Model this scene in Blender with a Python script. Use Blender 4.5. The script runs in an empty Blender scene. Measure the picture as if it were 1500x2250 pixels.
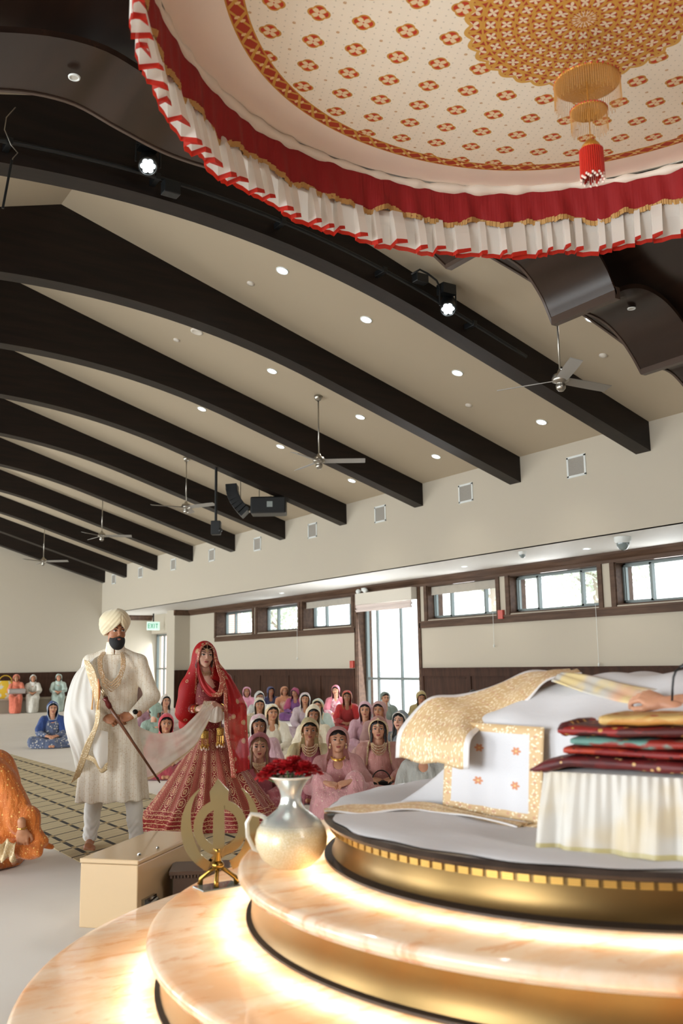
import bpy, bmesh, math, random
import numpy as np
from mathutils import Vector, Matrix
PI = math.pi
SC = bpy.context.scene
COL = SC.collection
sin, cos = math.sin, math.cos

# ------------------------------------------------------------------ camera
CAM_YAW, CAM_PITCH, CAM_ROLL = 0.57938, 0.16124, -0.016643
CAM_F, CH = 2050.0, 1.42
_f = np.array([sin(CAM_YAW)*cos(CAM_PITCH), cos(CAM_YAW)*cos(CAM_PITCH), sin(CAM_PITCH)])
_r = np.array([cos(CAM_YAW), -sin(CAM_YAW), 0.0])
_u = np.cross(_r, _f)
R_, U_ = cos(CAM_ROLL)*_r + sin(CAM_ROLL)*_u, -sin(CAM_ROLL)*_r + cos(CAM_ROLL)*_u
cam_data = bpy.data.cameras.new('camera')
cam = bpy.data.objects.new('camera', cam_data); COL.objects.link(cam)
cam.matrix_world = Matrix(((R_[0], U_[0], -_f[0], 0), (R_[1], U_[1], -_f[1], 0), (R_[2], U_[2], -_f[2], CH), (0, 0, 0, 1)))
cam_data.sensor_fit = 'HORIZONTAL'; cam_data.sensor_width = 24.0; cam_data.lens = 24.0*CAM_F/1500
cam_data.clip_start = .05; cam_data.clip_end = 300
cam_data.dof.use_dof = True; cam_data.dof.focus_distance = 8.1; cam_data.dof.aperture_fstop = 2.5
SC.camera = cam

# ------------------------------------------------------------------ world, light, exposure
SC.view_settings.view_transform = 'Standard'; SC.view_settings.look = 'None'
SC.view_settings.gamma = 1; SC.view_settings.use_curve_mapping = False
SC.view_settings.exposure = 0.12
world = bpy.data.worlds.new('world'); SC.world = world; world.use_nodes = True
world.node_tree.nodes['Background'].inputs[0].default_value = (.86, .94, 1, 1)
world.node_tree.nodes['Background'].inputs[1].default_value = 4.5
def area(name, loc, size, direction, power, color=(1, 1, 1), spread=PI):
    l = bpy.data.lights.new(name, 'AREA'); l.shape = 'RECTANGLE'; l.size, l.size_y = size
    l.energy = power; l.color = color; l.spread = spread
    o = bpy.data.objects.new(name, l); COL.objects.link(o); o.location = loc
    o.rotation_euler = Vector(direction).to_track_quat('-Z', 'Y').to_euler(); return o
# daylight coming in through the glazing of the two long sides
DAY = (.93, .97, 1)
for y, p in ((2, 640), (9, 480), (16, 430), (23, 430)):
    area('daylight_left', (-6.4, y, 1.7), (2.8, 5.5), (1, 0, -.15), p, DAY)
area('daylight_left', (-6.3, 29.0, 1.5), (2.6, 4.5), (1, .75, -.02), 2400, (.88, .95, 1))
for y0, y1, z0, z1, p in ((11.6, 13.9, 2.4, 3.1, 35), (14.3, 16.5, 2.4, 3.1, 35), (16.95, 19.35, .1, 2.7, 110), (8.9, 11.2, 2.4, 3.1, 35), (19.7, 27.4, 2.4, 3.1, 70), (31, 32.9, .1, 2.6, 60), (4.5, 8.5, 2.4, 3.1, 60)):
    area('daylight_right', (13.22, (y0+y1)/2, (z0+z1)/2), (z1-z0, y1-y0), (-1, 0, -.1), p, DAY)
area('front_fill', (3.2, -3.8, 4.1), (1.4, 11), (0, 1, -.22), 520, (1, .98, .95))  # added soft fill from the front end, where the wall has no window

# ------------------------------------------------------------------ mesh helpers
def lin(c):
    if isinstance(c, str):
        c = tuple(int(c[i:i+2], 16)/255 for i in (1, 3, 5))
    return tuple(x/12.92 if x <= .04045 else ((x+.055)/1.055)**2.4 for x in c)
def tag(o, label=None, cat=None, group=None, kind=None):
    if label: o['label'] = label
    if cat: o['category'] = cat
    if group: o['group'] = group
    if kind: o['kind'] = kind
    return o
def empty(name, loc=(0, 0, 0), rz=0.0, label=None, cat=None, group=None):
    o = bpy.data.objects.new(name, None); COL.objects.link(o); o.location = loc; o.rotation_euler = (0, 0, rz)
    o.empty_display_size = .1
    return tag(o, label, cat, group)
def copy_tree(o, parent=None):
    c = o.copy(); COL.objects.link(c)
    if parent: c.parent = parent
    for ch in list(o.children): copy_tree(ch, c)
    return c
class MB:
    """collects pieces and links them as one mesh object"""
    def __init__(s): s.v = []; s.f = []; s.m = []; s.n = 0; s.uv = {}
    def add(s, V, F, m=0, uv=None):
        V = np.asarray(V, float).reshape(-1, 3)
        s.v.append(V); b = s.n
        for i, f in enumerate(F):
            s.f.append(tuple(b+j for j in f)); s.m.append(m if not hasattr(m, '__len__') else m[i])
        if uv is not None:
            for i, t in enumerate(uv): s.uv[b+i] = t
        s.n += len(V); return s
    def box(s, a, b, m=0):
        x0, y0, z0 = a; x1, y1, z1 = b
        V = [(x0, y0, z0), (x1, y0, z0), (x1, y1, z0), (x0, y1, z0), (x0, y0, z1), (x1, y0, z1), (x1, y1, z1), (x0, y1, z1)]
        return s.add(V, [(0, 3, 2, 1), (4, 5, 6, 7), (0, 1, 5, 4), (1, 2, 6, 5), (2, 3, 7, 6), (3, 0, 4, 7)], m)
    def obox(s, c, half, M, m=0):
        V = []
        for z in (-1, 1):
            for x, y in ((-1, -1), (1, -1), (1, 1), (-1, 1)):
                V.append(np.array(c)+M@np.array((x*half[0], y*half[1], z*half[2])))
        return s.add(V, [(0, 3, 2, 1), (4, 5, 6, 7), (0, 1, 5, 4), (1, 2, 6, 5), (2, 3, 7, 6), (3, 0, 4, 7)], m)
    def grid(s, P, close_u=False, close_v=False, m=0, uv=None):
        P = np.asarray(P, float); nu, nv = P.shape[:2]; F = []
        for i in range(nu if close_u else nu-1):
            for j in range(nv if close_v else nv-1):
                a, b = i, (i+1) % nu; c, d = j, (j+1) % nv
                F.append((a*nv+c, b*nv+c, b*nv+d, a*nv+d))
        return s.add(P.reshape(-1, 3), F, m, None if uv is None else np.asarray(uv).reshape(-1, 2))
    def lathe(s, prof, c=(0, 0, 0), n=48, m=0, caps=True, sx=1, sy=1, a0=0):
        P = np.array([[(c[0]+r*sx*cos(a0+2*PI*k/n), c[1]+r*sy*sin(a0+2*PI*k/n), c[2]+z) for r, z in prof] for k in range(n)])
        b = s.n; s.grid(P, close_u=True, m=m); L = len(prof)
        if caps:
            if prof[0][0] > 1e-5: s.f.append(tuple(b+k*L for k in reversed(range(n)))); s.m.append(m)
            if prof[-1][0] > 1e-5: s.f.append(tuple(b+k*L+L-1 for k in range(n))); s.m.append(m)
        return s
    def tube(s, pts, r, n=8, m=0, closed=False, caps=True, flat=1.0):
        pts = [np.array(p, float) for p in pts]; N = len(pts)
        rr = r if hasattr(r, '__len__') else [r]*N
        T = []
        for i in range(N):
            a = pts[(i-1) % N] if (closed or i > 0) else pts[0]; b = pts[(i+1) % N] if (closed or i < N-1) else pts[-1]
            t = b-a; T.append(t/(np.linalg.norm(t)+1e-9))
        up = np.array((0, 0, 1.)) if abs(T[0][2]) < .9 else np.array((1., 0, 0))
        P = []
        nrm = np.cross(T[0], up); nrm /= np.linalg.norm(nrm)
        for i in range(N):
            nrm = nrm-T[i]*(nrm@T[i]); nrm /= (np.linalg.norm(nrm)+1e-9); bn = np.cross(T[i], nrm)
            P.append([pts[i]+rr[i]*(cos(2*PI*k/n)*nrm+flat*sin(2*PI*k/n)*bn) for k in range(n)])
        b = s.n; s.grid(P, close_u=closed, close_v=True, m=m)
        if caps and not closed:
            s.f.append(tuple(b+k for k in range(n))); s.m.append(m)
            s.f.append(tuple(b+(N-1)*n+k for k in reversed(range(n)))); s.m.append(m)
        return s
    def ball(s, c, r, n=12, m=0, M=None):
        r = r if hasattr(r, '__len__') else (r, r, r); k = max(4, n//2)
        P = np.array([[(r[0]*sin(PI*j/k)*cos(2*PI*i/n), r[1]*sin(PI*j/k)*sin(2*PI*i/n), r[2]*cos(PI*j/k)) for j in range(k+1)] for i in range(n)])
        if M is not None: P = P@np.array(M).T
        return s.grid(P+np.array(c), close_u=True, m=m)
    def prism(s, poly, z0, z1, m=0, axis='z'):
        n = len(poly)
        def q(p, z): return {'z': (p[0], p[1], z), 'y': (p[0], z, p[1]), 'x': (z, p[0], p[1])}[axis]
        V = [q(p, z0) for p in poly]+[q(p, z1) for p in poly]
        F = [tuple(reversed(range(n))), tuple(range(n, 2*n))]+[(i, (i+1) % n, n+(i+1) % n, n+i) for i in range(n)]
        return s.add(V, F, m)
    def build(s, name, mats, parent=None, smooth=False, bevel=0, solid=0, sub=0, fix=True, angle=None, **kw):
        me = bpy.data.meshes.new(name)
        V = np.concatenate(s.v) if s.v else np.zeros((0, 3))
        me.from_pydata(V.tolist(), [], s.f); me.update()
        if not isinstance(mats, (list, tuple)): mats = [mats]
        for m in mats: me.materials.append(m)
        if len(mats) > 1: me.polygons.foreach_set('material_index', s.m)
        if s.uv:
            ul = me.uv_layers.new(name='UVMap'); li = np.zeros(len(me.loops), int); me.loops.foreach_get('vertex_index', li)
            ul.data.foreach_set('uv', np.array([s.uv.get(i, (0, 0)) for i in li], float).ravel())
        if fix:
            bm = bmesh.new(); bm.from_mesh(me); bmesh.ops.remove_doubles(bm, verts=bm.verts, dist=1e-6); bmesh.ops.recalc_face_normals(bm, faces=bm.faces); bm.to_mesh(me); bm.free()
        if smooth: me.polygons.foreach_set('use_smooth', [True]*len(me.polygons))
        o = bpy.data.objects.new(name, me); COL.objects.link(o)
        if parent: o.parent = parent
        if bevel:
            b = o.modifiers.new('b', 'BEVEL'); b.width = bevel; b.segments = 2; b.limit_method = 'ANGLE'
        if sub:
            b = o.modifiers.new('s', 'SUBSURF'); b.levels = b.render_levels = sub
        if solid:
            b = o.modifiers.new('t', 'SOLIDIFY'); b.thickness = solid; b.offset = 0
        if angle is not None:
            me.polygons.foreach_set('use_smooth', [True]*len(me.polygons))
            bm = bmesh.new(); bm.from_mesh(me)
            for e in bm.edges:
                if len(e.link_faces) == 2 and e.calc_face_angle(0) > angle: e.smooth = False
            bm.to_mesh(me); bm.free()
        return tag(o, kw.get('label'), kw.get('cat'), kw.get('group'), kw.get('kind'))
def struct(name, mb, m, **kw):
    return mb.build(name, m, kind='structure', **kw)

# ------------------------------------------------------------------ node helpers
class X:
    def __init__(s, nt, v): s.nt, s.v = nt, v
    def _op(s, op, *a, clamp=False):
        n = s.nt.nodes.new('ShaderNodeMath'); n.operation = op; n.use_clamp = clamp
        for i, q in enumerate((s,)+a):
            q = q.v if isinstance(q, X) else q
            if isinstance(q, (int, float)): n.inputs[i].default_value = q
            else: s.nt.links.new(q, n.inputs[i])
        return X(s.nt, n.outputs[0])
    def __add__(s, o): return s._op('ADD', o)
    __radd__ = __add__
    def __sub__(s, o): return s._op('SUBTRACT', o)
    def __rsub__(s, o): return (s*-1)+o
    def __mul__(s, o): return s._op('MULTIPLY', o)
    __rmul__ = __mul__
    def __truediv__(s, o): return s._op('DIVIDE', o)
    def __abs__(s): return s._op('ABSOLUTE')
    def fr(s): return s._op('FRACT')
    def fl(s): return s._op('FLOOR')
    def sin(s): return s._op('SINE')
    def cos(s): return s._op('COSINE')
    def sqrt(s): return s._op('SQRT')
    def pw(s, o): return s._op('POWER', o)
    def at2(s, o): return s._op('ARCTAN2', o)
    def lt(s, o): return s._op('LESS_THAN', o)
    def gt(s, o): return s._op('GREATER_THAN', o)
    def mx(s, o): return s._op('MAXIMUM', o)
    def mn(s, o): return s._op('MINIMUM', o)
    def ss(s, a, b, c=0.0, d=1.0):
        n = s.nt.nodes.new('ShaderNodeMapRange'); n.interpolation_type = 'SMOOTHSTEP'
        s.nt.links.new(s.v, n.inputs[0])
        for i, q in enumerate((a, b, c, d)): n.inputs[i+1].default_value = q
        return X(s.nt, n.outputs[0])
class NT:
    def __init__(s, m):
        s.m = m; m.use_nodes = True; s.nt = m.node_tree; s.b = s.nt.nodes['Principled BSDF']
        s._tc = None
    def new(s, t): return s.nt.nodes.new(t)
    def tc(s, k='Object'):
        if s._tc is None: s._tc = s.new('ShaderNodeTexCoord')
        return s._tc.outputs[k]
    def xyz(s, k='Object'):
        n = s.new('ShaderNodeSeparateXYZ'); s.nt.links.new(s.tc(k), n.inputs[0])
        return [X(s.nt, n.outputs[i]) for i in range(3)]
    def vec(s, *a):
        n = s.new('ShaderNodeCombineXYZ')
        for i, q in enumerate(a):
            if isinstance(q, X): s.nt.links.new(q.v, n.inputs[i])
            else: n.inputs[i].default_value = q
        return n.outputs[0]
    def noise(s, scale, detail=3, vec=None, rough=.5, k='Object'):
        n = s.new('ShaderNodeTexNoise'); n.inputs['Scale'].default_value = scale; n.inputs['Detail'].default_value = detail
        n.inputs['Roughness'].default_value = rough; s.nt.links.new(vec if vec is not None else s.tc(k), n.inputs['Vector']); return X(s.nt, n.outputs[0])
    def voro(s, scale, vec=None, k='Object', out=0, feat='F1'):
        n = s.new('ShaderNodeTexVoronoi'); n.feature = feat; n.inputs['Scale'].default_value = scale
        s.nt.links.new(vec if vec is not None else s.tc(k), n.inputs['Vector']); return X(s.nt, n.outputs[out])
    def col(s, c):
        n = s.new('ShaderNodeRGB'); n.outputs[0].default_value = (*lin(c), 1); return n.outputs[0]
    def mix(s, f, a, b):
        n = s.new('ShaderNodeMix'); n.data_type = 'RGBA'
        if isinstance(f, X): s.nt.links.new(f.v, n.inputs[0])
        else: n.inputs[0].default_value = f
        for i, q in ((6, a), (7, b)):
            if isinstance(q, (str, tuple)): n.inputs[i].default_value = (*lin(q), 1)
            else: s.nt.links.new(q, n.inputs[i])
        return n.outputs[2]
    def base(s, c): s.nt.links.new(c, s.b.inputs['Base Color'])
    def inp(s, k, x):
        if isinstance(x, X): s.nt.links.new(x.v, s.b.inputs[k])
        else: s.b.inputs[k].default_value = x
    def bump(s, h, strength=.3, dist=.01):
        n = s.new('ShaderNodeBump'); n.inputs['Strength'].default_value = strength; n.inputs['Distance'].default_value = dist
        s.nt.links.new(h.v, n.inputs['Height']); s.nt.links.new(n.outputs[0], s.b.inputs['Normal'])
MATS = {}
def mat(name, c='#808080', rough=.6, metal=0.0, fn=None, emit=None, es=0.0, alpha=1.0, sheen=0.0, spec=None, coat=0.0, var=0.0, trans=0.0, sss=0.0, vs=8.0):
    if name in MATS: return MATS[name]
    m = bpy.data.materials.new(name); N = NT(m); b = N.b
    b.inputs['Base Color'].default_value = (*lin(c), 1); b.inputs['Roughness'].default_value = rough; b.inputs['Metallic'].default_value = metal
    b.inputs['Alpha'].default_value = alpha
    if spec is not None: b.inputs['Specular IOR Level'].default_value = spec
    if sheen: b.inputs['Sheen Weight'].default_value = sheen
    if coat: b.inputs['Coat Weight'].default_value = coat
    if trans: b.inputs['Transmission Weight'].default_value = trans
    if sss: b.inputs['Subsurface Weight'].default_value = sss; b.inputs['Subsurface Radius'].default_value = (.02, .008, .004)
    if emit: b.inputs['Emission Color'].default_value = (*lin(emit), 1); b.inputs['Emission Strength'].default_value = es
    if var:
        c2 = tuple(max(0, int(c[i:i+2], 16)/255*(1-var)) for i in (1, 3, 5))
        N.base(N.mix(N.noise(vs, 4), c, c2))
    if fn: fn(N)
    MATS[name] = m; return m
def sheer(name, c, alpha, rough=.7, fn=None):
    """thin see-through cloth: diffuse + translucent with partial coverage"""
    if name in MATS: return MATS[name]
    m = mat(name, c, rough, alpha=alpha)
    N = NT(m); nt = N.nt
    if fn: fn(N)
    out = nt.nodes['Material Output']; tr = nt.nodes.new('ShaderNodeBsdfTranslucent')
    mx = nt.nodes.new('ShaderNodeMixShader'); mx.inputs[0].default_value = .35
    lk = N.b.inputs['Base Color'].links
    if lk: nt.links.new(lk[0].from_socket, tr.inputs[0])
    else: tr.inputs[0].default_value = (*lin(c), 1)
    tp = nt.nodes.new('ShaderNodeBsdfTransparent'); m2 = nt.nodes.new('ShaderNodeMixShader')
    al = N.b.inputs['Alpha'].links
    if al: nt.links.new(al[0].from_socket, m2.inputs[0]); nt.links.remove(al[0])
    else: m2.inputs[0].default_value = alpha
    N.b.inputs['Alpha'].default_value = 1
    nt.links.new(N.b.outputs[0], mx.inputs[1]); nt.links.new(tr.outputs[0], mx.inputs[2])
    nt.links.new(tp.outputs[0], m2.inputs[1]); nt.links.new(mx.outputs[0], m2.inputs[2]); nt.links.new(m2.outputs[0], out.inputs[0])
    return m
def ray(px, py):
    return _f+(px-750)/CAM_F*R_-(py-1125)/CAM_F*U_
def on_z(px, py, z):
    d = ray(px, py); t = (z-CH)/d[2]; return np.array((t*d[0], t*d[1], z))
def on_y(px, py, y):
    d = ray(px, py); t = y/d[1]; return np.array((t*d[0], y, CH+t*d[2]))
# ------------------------------------------------------------------ materials of the room
wall_m = mat('cream_paint', '#bab09e', .75, fn=lambda N: N.bump(N.noise(60, 3), .05, .002))
ceil_m = mat('ceiling_paint', '#ab9c85', .8)
soff_m = mat('soffit_paint', '#e9e6df', .7)
def wood_fn(c1, c2, ax=(1, 8, 8)):
    def fn(N):
        x, y, z = N.xyz()
        n = N.noise(2.2, 5, N.vec(x*ax[0], y*ax[1], z*ax[2]))
        N.base(N.mix(n.ss(.3, .7), c1, c2)); N.bump(n, .08, .004)
    return fn
beam_m = mat('dark_stained_beam_wood', '#1c1410', .45, spec=.3, fn=wood_fn('#150e0a', '#201610', (.6, 6, 6)))
panel_m = mat('dark_veneer', '#2a1c14', .27, fn=wood_fn('#22150e', '#2e1e15', (4, .8, 4)))
trim_m = mat('brown_trim_wood', '#4c3a30', .55, spec=.25, fn=wood_fn('#4a3527', '#5c4535', (6, .7, 6)))
wains_m = mat('wainscot_wood', '#35231c', .6, spec=.2, fn=wood_fn('#352014', '#462c1e', (6, 6, .8)))
frame_m = mat('grey_metal_frame', '#6f7774', .4, .3)
white_m = mat('white_plastic', '#d9dcd8', .4)
steel_m = mat('brushed_steel', '#a9a49a', .32, 1.0)
black_m = mat('black_plastic', '#0d0f10', .4)
lamp_m = mat('lamp_glow', '#ffffff', .5, emit='#f4fbff', es=14)
def glass_fn(N):
    nt = N.nt; out = nt.nodes['Material Output']
    a = nt.nodes.new('ShaderNodeBsdfTransparent'); g = nt.nodes.new('ShaderNodeBsdfGlossy'); g.inputs['Roughness'].default_value = .03
    mx = nt.nodes.new('ShaderNodeMixShader'); mx.inputs[0].default_value = .07
    nt.links.new(a.outputs[0], mx.inputs[1]); nt.links.new(g.outputs[0], mx.inputs[2]); nt.links.new(mx.outputs[0], out.inputs[0])
glass_m = mat('window_glass', fn=glass_fn)

RX, RZ, SL = 3.22, 7.40, .3145            # ridge and slope of the roof
XW, XE, XL, XLE, YB, YF, ZS = 11.2, 13.1, -4.76, -6.66, 33.0, -4.0, 3.30
def roof_z(x): return RZ-SL*abs(x-RX)

# ------------------------------------------------------------------ floor, walls, roof
carpet_m = mat('cream_carpet', '#c9c3b8', .95, fn=lambda N: (N.base(N.mix(N.noise(1.3, 4), '#e6e1d9', '#dcd6cc')), N.bump(N.noise(300, 2), .3, .004)))
struct('floor', MB().box((XLE-.4, YF-.3, -.2), (XE+.6, YB+.3, 0)), carpet_m)
struct('wall_back', MB().prism([(XLE, 0), (XE+.4, 0), (XE+.4, ZS), (XW+.1, ZS), (XW+.1, roof_z(XW)), (RX, RZ+.02), (XL, roof_z(XL)), (XL, ZS), (XLE, ZS)], YB, YB+.3, axis='y'), wall_m)
struct('wall_front', MB().prism([(XLE, 0), (XE+.4, 0), (XE+.4, ZS), (XW+.1, ZS), (XW+.1, roof_z(XW)), (RX, RZ+.02), (XL, roof_z(XL)), (XL, ZS), (XLE, ZS)], YF-.3, YF, axis='y'), wains_m)
struct('wall_right_upper', MB().box((XW, YF, ZS), (XW+.15, YB, roof_z(XW)+.1)), wall_m)
struct('wall_left_upper', MB().box((XL-.15, YF, ZS), (XL, YB, roof_z(XL)+.1)), wall_m)
th = .12
struct('ceiling', MB().prism([(XL-.2, roof_z(XL-.2)), (RX, RZ), (XW+.2, roof_z(XW+.2)), (XW+.2, roof_z(XW+.2)+th), (RX, RZ+th), (XL-.2, roof_z(XL-.2)+th)], YF-.3, YB+.3, axis='y'), ceil_m)
struct('ceiling_side_right', MB().box((XW+.15, YF, ZS), (XE+.5, YB, ZS+.15)).box((XW, YF, ZS-.001), (XW+.16, YB, ZS+.02)), soff_m)
struct('ceiling_side_left', MB().box((XLE-.5, YF, ZS), (XL-.15, YB, ZS+.15)), soff_m)
# exterior wall on the right with its openings
ops = [('w', 24.97, 27.48, 2.36), ('w', 22.28, 24.68, 2.36), ('w', 19.62, 22.03, 2.36), ('d', 16.91, 19.39, 0), ('w', 14.28, 16.56, 2.36), ('w', 11.58, 13.90, 2.36), ('w', 8.85, 11.19, 2.36), ('w', 6.15, 8.45, 2.36)]
ZT = 3.12
mb = MB(); TH = .45
ylast = YF
for k, y0, y1, z0 in sorted(ops, key=lambda o: o[1]):
    mb.box((XE, ylast, 0), (XE+TH, y0, ZS)); ylast = y1
    if z0: mb.box((XE, y0, 0), (XE+TH, y1, z0))
    mb.box((XE, y0, ZT), (XE+TH, y1, ZS))
mb.box((XE, ylast, 0), (XE+TH, 30.95, ZS)); mb.box((XE, 30.95, 2.62), (XE+TH, YB, ZS))
mb.box((12.54, 29.53, 0), (XE+.01, 30.2, ZS))
struct('wall_right', mb, wall_m)
struct('wall_left', (lambda m: [m.box((XLE-.3, a, 0), (XLE, b, ZS)) for a, b in ((YF, -1.2), (4.9, 5.9), (11.9, 12.9), (18.9, 19.9), (25.9, 26.9), (32.2, YB))][0] and m)(MB()).box((XLE-.3, YF, 3.15), (XLE, YB, ZS)), wall_m)
# dark wood: band under the windows, crown, casings
mb = MB()
mb.box((XE-.03, 19.45, 2.18), (XE, 27.55, 2.32)); mb.box((XE-.05, 19.45, 2.30), (XE, 27.55, 2.335))
mb.box((XE-.03, YF, 2.18), (XE, 16.85, 2.32)); mb.box((XE-.05, YF, 2.30), (XE, 16.85, 2.335))
struct('trim_1', mb, trim_m)
mb = MB().prism([(XE, 3.12), (XE-.03, 3.12), (XE-.035, 3.17), (XE-.07, 3.2), (XE-.12, 3.26), (XE-.12, 3.298), (XE, 3.298)], YF, 29.53, axis='y')
struct('trim_2', mb, trim_m)
mb = MB()
for k, y0, y1, z0 in ops:
    for y in (y0-.1, y1):
        mb.box((XE-.03, y, 0 if k == 'd' else 2.32), (XE+.002, y+.1, 3.14))
for k, y0, y1, z0 in ops:      # linings of the recesses
    mb.box((XE, y1-.02, z0), (XE+TH-.02, y1+.001, ZT)); mb.box((XE, y0-.001, z0), (XE+TH-.02, y0+.02, ZT)); mb.box((XE, y0, ZT-.02), (XE+TH-.02, y1, ZT+.001))
    if z0: mb.box((XE, y0, z0-.001), (XE+TH-.02, y1, z0+.02))
struct('trim_3', mb, trim_m)
# wainscot with rails, stiles and raised panels
def wainscot(name, a, b, y_or_x, side, n):
    mb = MB()
    def bx(t0, t1, d0, d1, z0, z1):
        if side == 'x': mb.box((min(y_or_x-d0, y_or_x-d1), t0, z0), (max(y_or_x-d0, y_or_x-d1), t1, z1))
        else: mb.box((t0, min(y_or_x-d0, y_or_x-d1), z0), (t1, max(y_or_x-d0, y_or_x-d1), z1))
    bx(a, b, 0, .02, 0, 1.28); bx(a, b, 0, .045, 1.12, 1.27); bx(a, b, 0, .07, 1.27, 1.30); bx(a, b, .0, .045, 0, .16)
    for i in range(n+1):
        t = a+(b-a)*i/n; bx(max(a, t-.07), min(b, t+.07), 0, .04, .1, 1.2)
    for i in range(n):
        t0, t1 = a+(b-a)*i/n+.1, a+(b-a)*(i+1)/n-.1
        bx(t0, t1, 0, .03, .22, .24); bx(t0, t1, 0, .03, 1.07, 1.09)
    return struct(name, mb, wains_m)
wainscot('wainscot_right', 19.5, 29.53, XE, 'x', 6)
wainscot('wainscot_right_near', YF, 16.81, XE, 'x', 13)
wainscot('wainscot_back', XLE, 13.0, YB, 'y', 12)
wainscot('wainscot_pillar', 12.54, XE, 29.53, 'y', 1)
mb = MB().prism([(29.53, 3.12), (29.5, 3.12), (29.46, 3.2), (29.41, 3.26), (29.41, 3.298), (29.53, 3.298)], 12.5, XE, axis='x')
mb.prism([(YB, 3.12), (YB-.03, 3.12), (YB-.07, 3.2), (YB-.12, 3.26), (YB-.12, 3.298), (YB, 3.298)], XW, XE, axis='x')
struct('trim_4', mb, trim_m)

# ------------------------------------------------------------------ windows
def window(n, y0, y1, z0, z1, xp, splits, big=.04):
    o = struct('window_%d' % n, MB().box((xp, y0, z0), (xp+.06, y1, z0+big)).box((xp, y0, z1-big), (xp+.06, y1, z1)).box((xp, y0, z0), (xp+.06, y0+big, z1)).box((xp, y1-big, z0), (xp+.06, y1, z1)), frame_m)
    L = y1-y0; ed = [0]+list(splits)+[1]
    for i in range(len(ed)-1):
        a, b = y1-L*ed[i], y1-L*ed[i+1]
        s = MB(); w = .035 if i != 1 or len(ed) < 4 else .02
        s.box((xp-.03, b, z0+.03), (xp+.05, b+w, z1-.03)).box((xp-.03, a-w, z0+.03), (xp+.05, a, z1-.03)).box((xp-.03, b, z0+.03), (xp+.05, a, z0+.03+w)).box((xp-.03, b, z1-.03-w), (xp+.05, a, z1-.03))
        so_ = s.build('sash_frame', frame_m, o)
        MB().box((xp+.015, b+w, z0+.05), (xp+.022, a-w, z1-.05)).build('pane', glass_m, so_)
    return o
nwin = 1
for k, y0, y1, z0 in ops:
    if k == 'w':
        deep = y0 > 19
        w = window(nwin, y0+.02, y1-.02, z0+.02, ZT-.02, XE+(.36 if deep else .2), (.27, .76), .05)
        nwin += 1
shade_m = mat('linen_shade', '#b8b0a2', .9, var=.1)
def shade(y0, y1, z0, x, label, part=True):
    t = empty('roller_shade', (x, (y0+y1)/2, z0), 0, label, 'window shade')
    h = (y1-y0)/2
    MB().box((-.004, -h, 0), (.004, h, ZT-.03-z0)).build('shade_cloth', shade_m, t)
    MB().box((-.012, -h, -.02), (.012, h, .006)).build('hem_bar', shade_m, t)
    return t
shade(19.66, 22.0, 2.94, XE+.1, 'cream roller shade partly lowered in the high window just left of the glass door')
shade(14.32, 16.52, 2.93, XE+.1, 'cream roller shade partly lowered in the high window just right of the glass door')
# glass door on the right wall
def glazed_door(n, y0, y1, z1, xp, cols, rail):
    o = struct('door_%d' % n, MB().box((xp, y0, 0), (xp+.08, y0+.07, z1)).box((xp, y1-.07, 0), (xp+.08, y1, z1)).box((xp, y0, z1-.07), (xp+.08, y1, z1)).box((xp, y0, 0), (xp+.08, y1, .1)), frame_m)
    L = y1-y0
    for c in cols: MB().box((xp+.01, y1-L*c-.025, .1), (xp+.07, y1-L*c+.025, z1-.07)).build('mullion', frame_m, o)
    MB().box((xp-.02, y0+.07, rail-.03), (xp+.06, y1-.07, rail+.03)).build('rail', frame_m, o)
    MB().box((xp+.03, y0+.07, .1), (xp+.036, y1-.07, z1-.07)).build('pane', glass_m, o)
    return o
glazed_door(1, 16.95, 19.36, ZT-.02, XE+.22, (.2, .60), 1.05)
glazed_door(2, 31.0, 32.98, 2.6, XE+.2, (.33, .66), 1.35)
t = empty('roman_shade', (XE-.12, 18.02, 2.70), 0, 'cream roman shade folded up above the tall glass door', 'window shade')
MB().box((-.09, -1.14, .14), (.08, 1.14, .42)).build('shade_box', mat('shade_cream', '#c8c1b4', .85), t, bevel=.01)
P = [[(-.08-.02*sin(k*1.7)+.02*(k % 2), y, .13-.028*k+.008*sin(y*2+k)) for k in range(7)] for y in np.linspace(-1.13, 1.13, 24)]
MB().grid(P).build('folded_cloth', mat('shade_pink_cream', '#cfc0b8', .85), t, solid=.02, smooth=True)

# ------------------------------------------------------------------ roof beams
def beam_bottom(dx):
    dx = abs(dx)
    return 6.33-.0395*dx*dx if dx < 4 else 5.698-.3145*(dx-4)
def beam(y0, label):
    xs = list(np.linspace(XL, XW, 61))
    mb = MB(); n = len(xs)
    P = np.array([[(x, y0, roof_z(x)+.02), (x, y0, beam_bottom(x-RX)), (x, y0+.27, beam_bottom(x-RX)), (x, y0+.27, roof_z(x)+.02)] for x in xs])
    mb.grid(P, close_v=True)
    mb.f.append((0, 1, 2, 3)); mb.m.append(0); k = (n-1)*4; mb.f.append((k+3, k+2, k+1, k)); mb.m.append(0)
    return mb.build('roof_beam', beam_m, label=label, cat='beam', group='arched roof beams')
ORD = ['nearest of the roof beams, carrying the black pipe with stage lights', 'second beam from the camera, behind the pipe beam', 'third beam from the camera', 'fourth beam from the camera, with the black speaker below it', 'fifth beam from the camera', 'sixth beam from the camera', 'seventh beam from the camera', 'eighth beam from the camera', 'ninth beam from the camera', 'farthest beam, against the far wall']
for k in range(0, 9):
    beam(8.757+2.72*k, 'dark brown arched wooden roof beam, '+ORD[k])
beam(YB-.28, 'dark brown arched wooden roof beam, '+ORD[9])
bpy.context.view_layer.update()
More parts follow.
